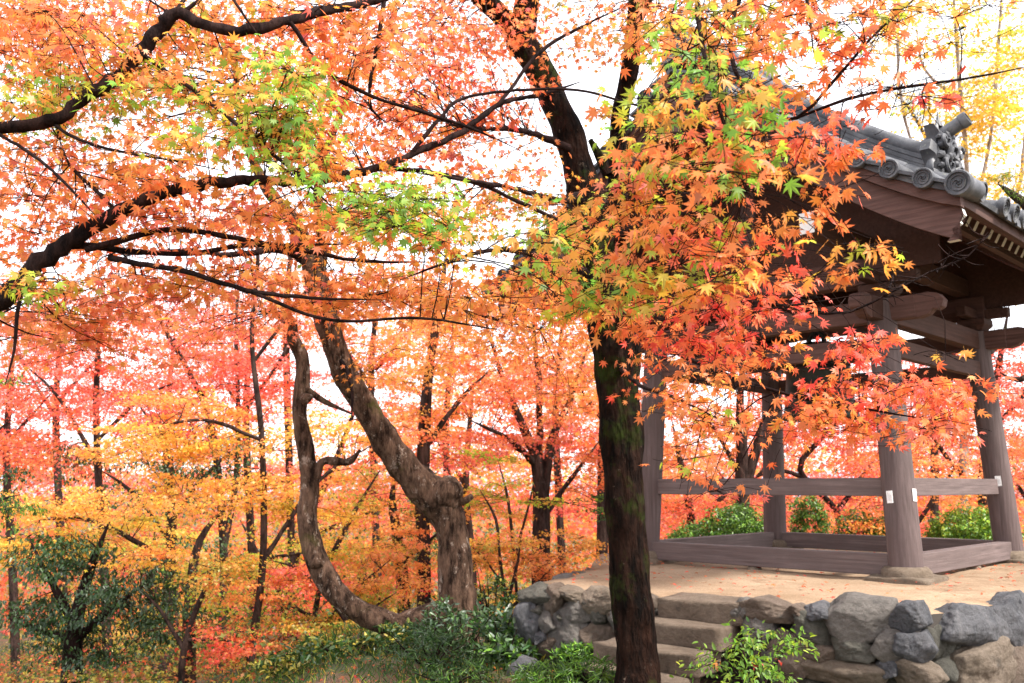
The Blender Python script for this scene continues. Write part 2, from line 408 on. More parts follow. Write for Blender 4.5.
# ------------------------------------------------------------------ ground and hills
def smooth(e0, e1, x): t = np.clip((x - e0) / (e1 - e0), 0, 1); return t * t * (3 - 2 * t)
def gz(x, y):
    x = np.asarray(x, float); y = np.asarray(y, float)
    edge = np.maximum((-1.4 - .10 * (y - 6)) - x, (y - 17.5) * .8)       # distance past the terrace edge
    edge = np.maximum(edge, np.where(x < 1.2, (y - 10.8) * .7, -9))
    fall = np.clip(edge, 0, None)
    z = -6.5 * (1 - np.exp(-fall * .085))
    far = np.clip((np.hypot(x, y) - 260) / 700, 0, 1)
    return z - 4 * smooth(40, 200, np.hypot(x, y)) + far * 10
def g1(x, y): return float(gz(x, y))
def terrain():
    u = np.sinh(np.linspace(-4.6, 4.6, 150)) * 18
    xs = u; ys = np.sinh(np.linspace(-2.2, 4.9, 150)) * 14 + 8
    X, Y = np.meshgrid(xs, ys); Z = gz(X, Y)
    Z = Z + .03 * np.sin(X * 2.1 + 1.3 * np.sin(Y)) * np.cos(Y * 1.7)
    n, m = X.shape; idx = np.arange(n * m).reshape(n, m)
    q = np.stack([idx[:-1, :-1], idx[:-1, 1:], idx[1:, 1:], idx[1:, :-1]], -1).reshape(-1, 4)
    tag(link('ground', raw_mesh('ground', np.stack([X, Y, Z], -1).reshape(-1, 3), [(q, 4)]), GROUND, None, True), kind='structure')
    a = np.linspace(-1.2, 1.2, 120); V = []
    for i, r in enumerate((560, 640, 730, 800)):
        for t in a:
            h = [-12, 5, 14, 10][i] * (.75 + .45 * noise.noise(Vector((t * 3.1, r * .004, 1.7))) + .18 * noise.noise(Vector((t * 11, r * .01, 4))))
            V.append((r * math.sin(t), r * math.cos(t), h if i else -14))
    idx = np.arange(len(V)).reshape(4, -1); q = np.stack([idx[:-1, :-1], idx[:-1, 1:], idx[1:, 1:], idx[1:, :-1]], -1).reshape(-1, 4)
    tag(link('hills', raw_mesh('hills', np.array(V), [(q, 4)]), HILL, None, True), kind='structure')
terrain()

# ------------------------------------------------------------------ stone platform
PZ = .70
WALL = [(9.5, 12.2), (6.4, 9.45), (4.4, 7.95), (3.08, 7.02), (1.95, 7.70), (1.28, 8.22), (.20, 8.72), (.18, 9.5), (.85, 11.2), (1.2, 13.6), (3.6, 16.2), (7.4, 15.6), (9.5, 12.2)]
plat = empty('stone_platform', (3.6, 10.6, 0), 'sandy earth platform with boulder retaining wall under the bell pavilion', 'platform')
def P(o, parent=plat):                       # keep world shape under a moved parent
    o.data.transform(Matrix.Translation(-parent.location)); return o
def platform_top():
    bm = bmesh.new(); c = Vector((3.9, 11.2)); rings = []
    pts = [Vector(p) for p in WALL[:-1]]; dense = []
    for a, b in zip(pts, pts[1:] + pts[:1]):
        n = max(2, int((b - a).length / .22))
        dense += [a.lerp(b, i / n) for i in range(n)]
    for k in range(12):
        f = 1 - k / 12; ring = []
        for p in dense:
            q = c.lerp(p, f * .97); z = PZ - .05 * f ** 6 + .022 * noise.noise(Vector((q.x * 1.4, q.y * 1.4, 0))) + .008 * noise.noise(Vector((q.x * 6, q.y * 6, 3)))
            ring.append(bm.verts.new((q.x, q.y, z)))
        rings.append(ring)
    n = len(dense)
    skirt = [bm.verts.new((c.lerp(p, .94).x, c.lerp(p, .94).y, -.3)) for p in dense]
    for i in range(n): bm.faces.new((rings[0][i], rings[0][(i + 1) % n], skirt[(i + 1) % n], skirt[i])).material_index = 1
    for a, b in zip(rings, rings[1:]):
        for i in range(n): bm.faces.new((a[i], a[(i + 1) % n], b[(i + 1) % n], b[i]))
    bm.faces.new(rings[-1])
    P(done('sand_surface', bm, [SAND, MORTAR], plat, True))
platform_top()
def boulder(c, ax, dims, seed, rot=0, e=.45, mat=None, parent=plat, name='wall_stone', amp=.10):
    bm = bmesh.new(); bmesh.ops.create_icosphere(bm, subdivisions=5 if name == 'wall_stone' else 3, radius=1)
    ax = Vector(ax).normalized(); nrm = Vector((ax.y, -ax.x, 0)); up = Vector((0, 0, 1)); so = Vector((seed * 7.3, seed * 3.1, seed * 1.7))
    rr = random.Random(seed); planes = []
    k = rr.choice((4, 5, 5, 6)); a0 = rr.uniform(0, 6.28)
    for i in range(k):                                       # an irregular polygon as seen from the front
        a = a0 + 6.283 * (i + rr.uniform(-.28, .28)) / k; d = Vector((math.cos(a), rr.uniform(-.25, .25), math.sin(a))).normalized(); planes.append((d, rr.uniform(.80, .97)))
    for _ in range(4):                                       # cleaved front
        d = Vector((rr.gauss(0, .35), 1, rr.gauss(0, .35))).normalized(); planes.append((d, rr.uniform(.72, .92))); planes.append((-d, .8))
    for v in bm.verts:
        p = v.co.copy(); r = 9.
        for d, h in planes:
            q = p.dot(d)
            if q > 1e-4: r = min(r, h / q)
        m = sum((h / max(p.dot(d), 1e-4)) ** -11 for d, h in planes) ** (-1 / 11) if True else 1   # softened edges
        r = .6 * min(r, 1.36) + .4 * min(m, 1.3)
        r *= 1 + amp * noise.noise(p * 1.5 + so) + amp * .55 * noise.noise(p * 4.2 + so) + amp * .32 * noise.noise(p * 11 + so) + amp * .18 * noise.noise(p * 25 + so)
        q = p * r; x, z = q.x * dims[0] / 2, q.z * dims[2] / 2; cr, sr = math.cos(rot), math.sin(rot)
        x, z = x * cr - z * sr, x * sr + z * cr
        v.co = Vector(c) + ax * x + nrm * q.y * dims[1] / 2 + up * z
    o = done(name, bm, mat or random.choice(STONES), parent, True)
    return P(o, parent) if parent else o
# stones whose place and look the photograph shows: (px, py, w px, h px, tilt deg, material)
def wall_point(px, a, b):
    """depth where the view column px meets the wall line a-b (plan)"""
    k = (px - 512) / F; a = Vector(a); b = Vector(b); lo = None
    best = min((abs((a.lerp(b, t / 400).x) / (a.lerp(b, t / 400).y * 1.0) - k), t) for t in range(401)); return a.lerp(b, best[1] / 400)
A_, S1_, S0_, B_, R_, R2_ = (3.08, 7.02), (1.95, 7.70), (1.28, 8.22), (.20, 8.72), (4.4, 7.95), (6.4, 9.45)
SHOWN = [
 # front wall between steps and corner
 (767, 606, 56, 22, 6, 2), (814, 607, 26, 14, 14, 1), (855, 620, 76, 46, -4, 0), (904, 617, 34, 30, 15, 1), (811, 628, 42, 32, 20, 3), (797, 614, 18, 14, 35, 2),
 (846, 650, 42, 26, 4, 3), (889, 648, 52, 34, -28, 0), (920, 648, 34, 34, 20, 1), (838, 674, 80, 32, 3, 4), (912, 676, 50, 30, 5, 4), (785, 660, 44, 56, 25, 2), (815, 657, 30, 26, 40, 2),
 (757, 628, 28, 36, 10, 0), (765, 668, 40, 36, -10, 3),
 # corner and right side
 (955, 628, 68, 42, 4, 1), (961, 668, 62, 52, -6, 4), (993, 624, 36, 52, 12, 1), (1018, 612, 34, 40, 10, 1), (992, 668, 36, 54, 22, 2), (1018, 660, 34, 46, 20, 1), (1016, 640, 24, 24, 0, 3), (1014, 683, 44, 20, 0, 1),
 # left wall
 (540, 596, 32, 22, 0, 3), (557, 602, 15, 32, 10, 2), (572, 595, 28, 14, 4, 4), (600, 599, 34, 26, -4, 4), (532, 626, 26, 38, 12, 1), (550, 620, 17, 26, -14, 0), (578, 615, 34, 26, -24, 0),
 (573, 635, 40, 40, 14, 0), (543, 637, 14, 14, 10, 1), (551, 645, 26, 22, -20, 2), (600, 618, 16, 18, 0, 3), (603, 636, 30, 30, 0, 2), (614, 614, 12, 22, 0, 4), (630, 600, 26, 24, 0, 4), (628, 625, 30, 34, 5, 0), (645, 606, 20, 22, 0, 2), (543, 610, 10, 10, 0, 3), (590, 604, 10, 8, 0, 3), (564, 618, 8, 12, 0, 3),
 (646, 634, 20, 40, 0, 0), (880, 668, 22, 20, 0, 1), (741, 606, 14, 20, 0, 0)]
for i, (x, y, wd, ht, tl, mi) in enumerate(SHOWN):
    if x > 925: p = wall_point(x, A_, R_ if x < 1021 else R2_); ax = Vector(R_) - Vector(A_)
    elif x > 742: p = wall_point(x, S1_, A_); ax = Vector(A_) - Vector(S1_)
    elif x > 655: p = Vector(S1_); ax = Vector(A_) - Vector(S1_)
    else: p = wall_point(x, B_, S0_); ax = Vector(S0_) - Vector(B_)
    axn = ax.normalized(); c = at(x, y, p.y); fore = abs(axn.x - axn.y * (x - 512) / F)
    dw = wd * p.y / F / max(fore, .70) * 1.08; dh = ht * p.y / F * 1.04
    zc = c.z if y > 612 else min(c.z, PZ - dh * .38)
    boulder((p.x - axn.y * -.02, p.y + .10, zc), (axn.x, axn.y, 0), (dw, .42, dh), i + 1, math.radians(-tl), .62, STONES[mi])
# small packing stones wedged behind the big ones
bm_all = bmesh.new(); kk = 500
for a, b, n in ((S1_, A_, 44), (A_, R_, 44), (B_, S0_, 40)):
    a, b = Vector(a), Vector(b); axn = (b - a).normalized(); inw = Vector((-axn.y, axn.x)); inw = inw if inw.y > 0 else -inw
    for i in range(n):
        kk += 1; p = a.lerp(b, U(.0, 1)) + inw * U(.13, .2); z = U(.0, .52)
        o = boulder((p.x, p.y, z), (axn.x, axn.y, 0), (U(.16, .30), .3, U(.14, .26)), kk, U(-.5, .5), .5, STONES[3], None, 'packing_stone')
        bm_all.from_mesh(o.data); me_ = o.data; bpy.data.objects.remove(o); bpy.data.meshes.remove(me_)
o = P(done('packing_stones', bm_all, STONES[3], plat, True)); o['kind'] = 'stuff'
# stones outside the picture that carry the wall on round the back
k = 100
for a, b in ((R_, R2_), ((.34, 8.95), (.36, 9.6)), ((.36, 9.6), (.95, 11.2))):
    a, b = Vector(a), Vector(b); L = (b - a).length; axn = (b - a).normalized(); t = .2
    while t < L:
        wd = U(.38, .62); p = a.lerp(b, min(1, (t + wd / 2) / L))
        for z, h in ((.43, .38), (.10, .40)):
            k += 1; boulder((p.x + .03, p.y + .08, z), (axn.x, axn.y, 0), (wd * 1.1, .4, h * 1.06), k, U(-.15, .15), .6)
        t += wd
tag(boulder((.12, 8.32, .02), (1, .2, 0), (.36, .32, .26), 61, .1, .7, STONES[1], None, 'loose_boulder'), 'dark blue grey boulder lying on soil at left foot of platform wall', 'boulder')

# ------------------------------------------------------------------ stone steps
d_ = (Vector(S1_) - Vector(S0_)).normalized(); n_ = Vector((d_.y, -d_.x)) if d_.y < 0 else Vector((-d_.y, d_.x))
if n_.y > 0: n_ = -n_
steps = empty('stone_steps', (1.5, 7.8, 0), 'four worn granite slab steps climbing to the sandy platform behind the trunk', 'steps')
for k in range(4):
    bm = bmesh.new()
    right = Vector((1.92, 7.70)) - d_ * .07 * k; wid = (.78, .80, .97, 1.02)[k]; dep = .46
    zt = PZ - .015 - .172 * k; zb = zt - .19
    c0 = right + n_ * (.06 + .27 * k)
    bmesh.ops.create_cube(bm, size=1)
    bmesh.ops.subdivide_edges(bm, edges=bm.edges, cuts=9, use_grid_fill=True)
    for v in bm.verts:
        q = c0 - d_ * wid * (.5 - v.co.x) - n_ * dep * (.5 - v.co.y); z = zb + (v.co.z + .5) * (zt - zb)
        e = sum(abs(t) > .49 for t in v.co)
        s = Vector((q.x, q.y, z)); so = Vector((k * 3.3, 0, 0))
        s += Vector((noise.noise(s * 4 + so), noise.noise(s * 4 + so + Vector((5, 0, 0))), noise.noise(s * 3.4 + so + Vector((0, 9, 0))) * .8)) * .022
        if e >= 2:
            m_ = Vector((*(c0 - d_ * wid * .5 - n_ * dep * .5), (zb + zt) / 2)); s += (m_ - s).normalized() * (.012 + .012 * noise.noise(s * 9))
        v.co = s
    P(done('step', bm, [STEPM], steps, True), steps)
# sand swept over the top slab
# ------------------------------------------------------------------ bell pavilion
CX, CY, SQ = 3.98, 11.62, 1.62
pav = empty('bell_pavilion', (CX, CY, PZ), 'open timber bell pavilion with grey tiled gable roof on the sandy platform', 'pavilion', None, math.radians(-45))
EA, EB, EZ, RISE = 2.92, 3.15, 3.46, 2.10                   # half span to the eave, half length, eave height, roof rise
def prof(x): return EZ + RISE * (1 - min(1, abs(x) / EA)) ** 1.28
def half(s, x0=.0, x1=EA, n=16): return [(s * (x0 + (x1 - x0) * i / n)) for i in range(n + 1)]
BAT = .15
for sx in (-1, 1):
    for sy in (-1, 1):
        bm = bmesh.new(); rows = []
        for i in range(15):
            f = i / 14; z = .14 + f * 2.78; r = .168 - .022 * f
            rows.append((r, z))
        lathe(bm, rows, 28)
        for v in bm.verts:
            f = (v.co.z - .14) / 2.78; v.co.x += sx * (SQ - BAT * f); v.co.y += sy * (SQ - BAT * f)
        po = done('post', bm, POSTW, pav, True)
        md = po.modifiers.new('e', 'EDGE_SPLIT'); md.split_angle = math.radians(60)
        bm = bmesh.new()
        lathe(bm, [(.16, -.06), (.20, -.04), (.235, .0), (.245, .05), (.235, .10), (.205, .135), (.17, .142)], 26, Matrix.Translation((sx * SQ, sy * SQ, 0)))
        for v in bm.verts: v.co += Vector((noise.noise(v.co * 6), noise.noise(v.co * 6 + Vector((3, 0, 0))), 0)) * .015
        o = done('base_stone', bm, BASEM, po, True)
        bm = bmesh.new(); bmesh.ops.create_cube(bm, size=1); bmesh.ops.subdivide_edges(bm, edges=bm.edges, cuts=6, use_grid_fill=True)
        for v in bm.verts:
            v.co = Vector((v.co.x * .60 + sx * SQ, v.co.y * .60 + sy * SQ, v.co.z * .16 - .035)); v.co += Vector([noise.noise(v.co * 5 + Vector((t, 0, 0))) for t in (0, 5, 9)]) * .025
        done('plinth_slab', bm, BASEM, po, True)
        # paper tags pasted on the post
        if (sx, sy) != (-1, 1):
            for z, dx, dy in {(1, -1): [(.83, -.2, -1), (.85, 1, -.15), (2.25, -.15, -1)], (-1, -1): [(2.05, -.75, -.8)], (1, 1): [(1.0, .3, -1)]}[(sx, sy)]:
                f = (z - .14) / 2.78; r = .168 - .022 * f + .004; d = Vector((dx, dy, 0)).normalized(); c = Vector((sx * (SQ - BAT * f), sy * (SQ - BAT * f), z)) + d * r
                bm = bmesh.new(); s_ = Vector((-d.y, d.x, 0)); up = Vector((-sx * BAT / 2.78, -sy * BAT / 2.78, 1)).normalized()
                beam(bm, c - up * .062, c + up * .062, .066, .005, d)
                tg = done('paper_tag', bm, PAPER, po)
                bm = bmesh.new()
                for q in range(3): beam(bm, c + d * .0045 - up * .04 + s_ * (q - 1) * .016, c + d * .0045 + up * (.045 - .012 * q) + s_ * (q - 1) * .016, .005, .001, d)
                done('faded_marks', bm, INK, tg)
def rail(name, z, ht, wd, sides, m, ext=0.):
    for kx, ky in sides:
        f = max(0, (z - .14) / 2.78); s = SQ - BAT * f; bm = bmesh.new()
        if kx: beam(bm, (kx * s, -s - ext, z), (kx * s, s + ext, z), wd, ht); mm = m[1]
        else: beam(bm, (-s - ext, ky * s, z), (s + ext, ky * s, z), wd, ht); mm = m[0]
        done(name, bm, mm, pav, False, .008)
ALL = [(0, -1), (1, 0), (0, 1), (-1, 0)]
rail('sill_beam', .145, .215, .15, ALL, (WX, WY))
rail('guard_rail', .93, .19, .07, [(0, -1), (1, 0)], (WX, WY))
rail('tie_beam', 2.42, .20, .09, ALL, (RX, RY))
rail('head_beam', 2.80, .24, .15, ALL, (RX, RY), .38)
# small bearing stones under the sills
for p in ((-.1, -SQ, -.0), (SQ, .3, 0), (.4, SQ, 0)):
    bm = bmesh.new(); lathe(bm, [(.06, -.06), (.085, -.03), (.08, .02), (.06, .036)], 12, Matrix.Translation(p)); done('bearing_stone', bm, BASEM, pav, True)
# carved nosings of the head beams
for sx in (-1, 1):
    for sy in (-1, 1):
        s = SQ - BAT * .95
        for ax in (0, 1):
            bm = bmesh.new(); e = .42; out = [(0, .12), (.16, .13), (.26, .10), (.31, .03), (.29, -.04), (.23, -.07), (.2, -.05), (.15, -.10), (.05, -.13), (0, -.12)]
            for t in (-.065, .065):
                for a, b in out:
                    q = [sx * s, sy * s, 2.80 + b]; q[ax] += (sx if ax == 0 else sy) * (e - .06 + a); q[1 - ax] += t; bm.verts.new(q)
            bm.verts.ensure_lookup_table(); n = len(out)
            bm.faces.new(bm.verts[:n]); bm.faces.new(bm.verts[n:][::-1])
            for i in range(n): bm.faces.new((bm.verts[i], bm.verts[(i + 1) % n], bm.verts[n + (i + 1) % n], bm.verts[n + i]))
            done('carved_nosing', bm, RX, pav, False, .01)
        # bracket block and arms on top of each post
        bm = bmesh.new(); c = Vector((sx * s, sy * s, 2.93))
        for z0, z1, w0, w1 in ((0, .07, .22, .34), (.07, .15, .34, .34)):
            v = [bm.verts.new(c + Vector((a * ww / 2, b * ww / 2, z))) for z, ww in ((z0, w0), (z1, w1)) for a, b in ((-1, -1), (1, -1), (1, 1), (-1, 1))]
            for f in [(3, 2, 1, 0), (4, 5, 6, 7), (0, 1, 5, 4), (1, 2, 6, 5), (2, 3, 7, 6), (3, 0, 4, 7)]: bm.faces.new([v[i] for i in f])
        beam(bm, c + Vector((-.42, 0, .21)), c + Vector((.42, 0, .21)), .12, .12); beam(bm, c + Vector((0, -.5, .213)), c + Vector((0, .5, .213)), .12, .124)
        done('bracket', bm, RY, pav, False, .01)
# purlins with white painted ends
def purlin(x, z, wd, ht, L):
    bm = bmesh.new(); fs = beam(bm, (x, -L, z), (x, L, z), wd, ht); fs[0].material_index = 1; fs[1].material_index = 1
    done('purlin', bm, [RY, WHITE], pav, False, .006)
for sx in (-1, 1): purlin(sx * 1.36, 3.52, .16, .22, EB - .30)
purlin(0, EZ + RISE - .50, .18, .24, EB - .30)
for sx in (-1, 1): purlin(sx * .72, prof(.72) - .34, .13, .17, EB - .5)
# gable walls, king posts, cross beams
for sy in (-1, 1):
    y = sy * (SQ - .12); bm = bmesh.new(); beam(bm, (-1.62, y, 3.24), (1.62, y, 3.24), .18, .28); done('cross_beam', bm, RX, pav, False, .01)
    bm = bmesh.new(); xs = [-2.15 + 4.3 * i / 16 for i in range(17)]
    for t in (-.025, .025):
        for x in xs: bm.verts.new((x, y + t, 3.22 if abs(x) > 1.45 else 3.34)); bm.verts.new((x, y + t, max(3.35, prof(x) - .24)))
    bm.verts.ensure_lookup_table(); V = bm.verts
    for o in (0, 34):
        for i in range(16): bm.faces.new((V[o + 2 * i], V[o + 2 * i + 1], V[o + 2 * i + 3], V[o + 2 * i + 2]))
    done('gable_board', bm, RY, pav)
    bm = bmesh.new(); beam(bm, (0, y - sy * -.06, 3.34), (0, y + sy * .06, EZ + RISE - .62), .2, .14, (0, 1, 0)); done('king_post', bm, POSTW, pav, False, .01)
# roof boarding, rafters
for s in (-1, 1):
    bm = bmesh.new(); pts = [(x, 0, prof(x) - .075) for x in half(s, 0, EA - .06)]
    sweep(bm, pts, [(-EB + .12, -.02), (EB - .12, -.02), (EB - .12, .02), (-EB + .12, .02)], (0, 1, 0)); done('roof_boarding', bm, RX, pav)
    n = 27
    for i in range(n):
        y = -EB + .42 + (2 * EB - .84) * i / (n - 1); bm = bmesh.new()
        pts = [(x, y, prof(x) - .145) for x in half(s, .05, EA - .30, 10)]
        sweep(bm, pts, [(-.034, -.05), (.034, -.05), (.034, .05), (-.034, .05)], (0, 1, 0))
        bm.faces.ensure_lookup_table(); bm.faces[-1].material_index = 1
        done('rafter', bm, [RX, WHITE], pav)
    bm = bmesh.new(); x = s * (EA - .075); beam(bm, (x, -EB + .12, EZ - .07), (x, EB - .12, EZ - .07), .05, .13); done('eave_board', bm, RY, pav, False, .006)
    for dx, dz in ((.42, .225), ):
        bm = bmesh.new(); x = EA - dx; beam(bm, (s * x, -EB + .5, prof(x) - dz), (s * x, EB - .5, prof(x) - dz), .07, .07); done('rafter_batten', bm, RY, pav)
# bargeboards with carved tails, at both gables
for sy in (-1, 1):
    for nm, y0, y1, top, ht, xe, m in (('bargeboard', EB - .20, EB - .13, -.165, .29, EA - .08, RX), ('verge_fascia', EB - .13, EB - .05, -.045, .125, EA - .02, RX)):
        for s in (-1, 1):
            bm = bmesh.new(); up, lo = [], []
            for x in half(1, 0, xe - .02, 18):
                up.append((s * x, prof(x) + top)); lo.append((s * x, prof(x) + top - ht * (1 - .12 * math.sin(math.pi * x / xe))))
            tail = []
            if nm == 'bargeboard':
                zz = prof(xe) + top; tail = [(s * (xe + a), zz - ht * b) for a, b in ((.02, .05), (.035, .25), (-.01, .36), (.0, .48), (-.07, .62), (-.06, .78), (-.12, .98))]
            loop = up + tail + lo[::-1]; n = len(loop)
            a = [bm.verts.new((x, sy * y0, z)) for x, z in loop]; b = [bm.verts.new((x, sy * y1, z)) for x, z in loop]
            k = len(up)
            for i in range(k - 1):
                for q in (a, b): bm.faces.new((q[i], q[i + 1], q[n - 2 - i], q[n - 1 - i]))
            if tail:
                for q in (a, b): bm.faces.new(q[k - 1:n - k + 1])
            for i in range(n): f = bm.faces.new((a[i], a[(i + 1) % n], b[(i + 1) % n], b[i])); f.material_index = 1 if tail and k - 1 <= i <= k + len(tail) - 1 else 0
            done(nm, bm, [m, WHITE], pav)
    bm = bmesh.new(); out = [(0, .1), (.16, .06), (.2, -.06), (.12, -.16), (.22, -.24), (.1, -.33), (0, -.45), (-.1, -.33), (-.22, -.24), (-.12, -.16), (-.2, -.06), (-.16, .06)]
    a = [bm.verts.new((x, sy * (EB - .11), prof(0) - .42 + z)) for x, z in out]; b = [bm.verts.new((x, sy * (EB - .05), prof(0) - .42 + z)) for x, z in out]
    bm.faces.new(a); bm.faces.new(b[::-1])
    for i in range(len(out)): bm.faces.new((a[i], a[(i + 1) % len(out)], b[(i + 1) % len(out)], b[i]))
    done('gable_pendant', bm, RX, pav)
# tiles
def disc(bm, c, axis, r):
    """round end tile with raised rim and three-comma swirl"""
    z = Vector(axis).normalized(); x = z.orthogonal().normalized(); y = z.cross(x)
    M = Matrix((x, y, z)).transposed().to_4x4(); M.translation = Vector(c)
    lathe(bm, [(r * .9, -.05), (r, -.045), (r, .012), (r * .95, .022), (r * .80, .022), (r * .76, .006), (r * .62, .004), (r * .60, .014), (r * .56, .014), (r * .54, .003), (.002, .003)], 22, M)
    for k in range(3):
        rows = []
        for i in range(8):
            a = k * 2.094 + i * .34; rad = r * (.10 + .042 * i); rows.append((*(M @ Vector((rad * math.cos(a), rad * math.sin(a), .006))), r * (.125 - .013 * i)))
        rows = np.array(rows); mm = [bm.verts.new(M @ Vector((0, 0, 0)))]
        prev = None
        for q in rows:
            c_ = Vector(q[:3]); ring = [bm.verts.new(c_ + (x * math.cos(t) + z * math.sin(t)) * q[3]) for t in (0, 1.57, 3.14, 4.71)]
            if prev:
                for j in range(4): bm.faces.new((prev[j], prev[(j + 1) % 4], ring[(j + 1) % 4], ring[j]))
            prev = ring
TS = .285
DISC = None
def end_tile(c, axis, r):
    global DISC
    if DISC is None:
        bm = bmesh.new(); disc(bm, (0, 0, 0), (0, 0, 1), .1); o = done('end_tile', bm, TILE, pav, True)
        o.modifiers.new('e', 'EDGE_SPLIT').split_angle = math.radians(40); DISC = o
    else: o = DISC.copy(); COL.objects.link(o)
    o.parent = pav; o.location = c; o.rotation_euler = Vector(axis).to_track_quat('Z', 'Y').to_euler(); o.scale = (r / .1,) * 3
for s in (-1, 1):
    bm = bmesh.new(); pts = [(x, 0, prof(x)) for x in half(s, 0, EA, 20)]
    sweep(bm, pts, [(-EB + .02, -.045), (EB - .02, -.045), (EB - .02, .0), (-EB + .02, .0)], (0, 1, 0))
    done('pan_tiles', bm, TILE, pav)
    bm = bmesh.new(); y = -EB + 1.02
    ys = []
    while y < EB - .95: ys.append(y); y += TS
    for y in [-EB + .40] + ys + [EB - .40]:
        r = .082
        for k in range(9):                                       # lapped barrel tiles
            x0, x1 = EA * k / 9, EA * (k + 1) / 9 + (.02 if k == 8 else .0)
            pts = [(s * x, y, prof(min(x, EA)) + .012) for x in (x0, (x0 + x1) / 2, x1)]
            sweep(bm, pts, circ(r + (.004 if k % 2 else 0), 9, -.2, math.pi + .2), (0, 1, 0), False)
    o = done('barrel_tiles', bm, TILE, pav, True)
    for y in [-EB + .40] + ys + [EB - .40]: end_tile((s * (EA + .03), y, EZ + .03), (s, 0, -.28), .092)
    bm = bmesh.new()
    # hanging lips of the pan tiles between the discs
    for y in ys: beam(bm, (s * (EA + .012), y + .09, EZ - .035), (s * (EA + .012), y + TS - .09, EZ - .035), .02, .07)
    done('eave_tile_ends', bm, TILE, pav, True).modifiers.new('e', 'EDGE_SPLIT').split_angle = math.radians(40)
    for sy in (-1, 1):
        bm = bmesh.new(); x = EA - .02; kk = 0
        while x > .12:                                           # verge rolls laid across the gable edge
            z = prof(x) + .02
            pts = [(s * x, sy * (EB - .36 + .38 * t), z + .015 - .02 * t) for t in (0, .5, 1)]
            rr = .080 if kk else .098
            sweep(bm, pts, circ(rr, 14), (1, 0, 0)); end_tile((s * x, sy * (EB + .03), z - .005), (0, sy, -.05), rr * 1.15)
            beam(bm, (s * (x - .07), sy * (EB - .02), prof(x - .14) - .005), (s * (x - .215), sy * (EB - .02), prof(x - .14) + .06 + .0), .10, .03)
            x -= TS; kk += 1
        done('verge_tiles', bm, TILE, pav, True).modifiers.new('e', 'EDGE_SPLIT').split_angle = math.radians(50)
        bm = bmesh.new()
        for k in range(10):                                      # roll running down beside the verge
            x0, x1 = .05 + (EA - .13) * k / 10, .05 + (EA - .13) * (k + 1) / 10 + .015
            sweep(bm, [(s * q, sy * (EB - .43), prof(q) + .085) for q in (x0, (x0 + x1) / 2, x1)], circ(.088 + .005 * (k % 2), 12), (0, 1, 0))
        done('verge_roll', bm, TILE, pav, True).modifiers.new('e', 'EDGE_SPLIT').split_angle = math.radians(50)
        bm = bmesh.new(); y = sy * (EB - .76)                    # descending ridge: stacked flat tiles under a round cap
        for k in range(6):
            wd = .135 - .010 * k + (.012 if k % 2 else 0)
            sweep(bm, [(s * q, y, prof(q) + .07 + .052 * k) for q in half(1, .1, EA - .46, 14)], [(-wd, -.019), (wd, -.019), (wd, .019), (-wd, .019)], (0, 1, 0))
        sweep(bm, [(s * q, y, prof(q) + .04 + .15) for q in half(1, .1, EA - .47, 14)], [(-.075, -.17), (.075, -.17), (.075, .16), (-.075, .16)], (0, 1, 0))
        sweep(bm, [(s * q, y, prof(q) + .40) for q in half(1, .1, EA - .44, 14)], circ(.085, 12), (0, 1, 0))
        done('descending_ridge', bm, TILE, pav, True).modifiers.new('e', 'EDGE_SPLIT').split_angle = math.radians(40)
        # ridge end ornament facing down the slope
        bm = bmesh.new(); xo = s * (EA - .42); zo = prof(EA - .42) + .03; OS = 1.25
        out = [(-.24, -.02), (-.31, .05), (-.27, .13), (-.20, .12), (-.22, .20), (-.29, .27), (-.24, .36), (-.16, .33), (-.13, .42), (-.17, .50), (-.08, .49), (-.03, .44), (0, .55)]
        out = out + [(-a, b) for a, b in out[-2::-1]]
        V = [[bm.verts.new((xo + s * t, y + a * f * OS, zo + b * f * OS)) for a, b in out] for t, f in ((-.05, 1), (.04, 1), (.075, .88))]
        bm.faces.new(V[0]); bm.faces.new(V[2][::-1]); n = len(out)
        for q in range(2):
            for i in range(n): bm.faces.new((V[q][i], V[q][(i + 1) % n], V[q + 1][(i + 1) % n], V[q + 1][i]))
        rr = random.Random(5)
        for _ in range(46):
            cy, cz = rr.uniform(-.2, .2), rr.uniform(.03, .46); k_ = 1 - abs(cy) / .34 - abs(cz - .22) / .6
            if k_ < .1: continue
            r = rr.uniform(.025, .05) * OS
            bmesh.ops.create_icosphere(bm, subdivisions=1, radius=r, matrix=Matrix.Translation((xo + s * (.05 + .10 * k_), y + cy * OS, zo + cz * OS)) @ Matrix.Rotation(rr.uniform(0, 3), 4, 'X') @ Matrix.Diagonal((.8, rr.uniform(.6, 1.6), .7, 1)))
        for cy, cz, r0, dr in ((-.11, .16, .085, 1), (.11, .16, .085, -1), (0, .30, .10, 1), (-.15, .34, .06, 1), (.15, .34, .06, -1)):   # curled cloud scrolls
            pv = None
            for i in range(15):
                a = dr * i * .62; ra = r0 * (1 - i / 17) * OS
                c_ = Vector((xo + s * (.11 + .004 * i), y + cy * OS + ra * math.cos(a), zo + cz * OS + ra * math.sin(a))); w_ = .024 * (1 - i / 26)
                ring = [bm.verts.new(c_ + (Vector((0, math.cos(a), math.sin(a))) * math.cos(t) + Vector((1, 0, 0)) * math.sin(t)) * w_) for t in (0, 1.05, 2.1, 3.14, 4.2, 5.25)]
                if pv:
                    for q in range(6): bm.faces.new((pv[q], pv[(q + 1) % 6], ring[(q + 1) % 6], ring[q]))
                pv = ring
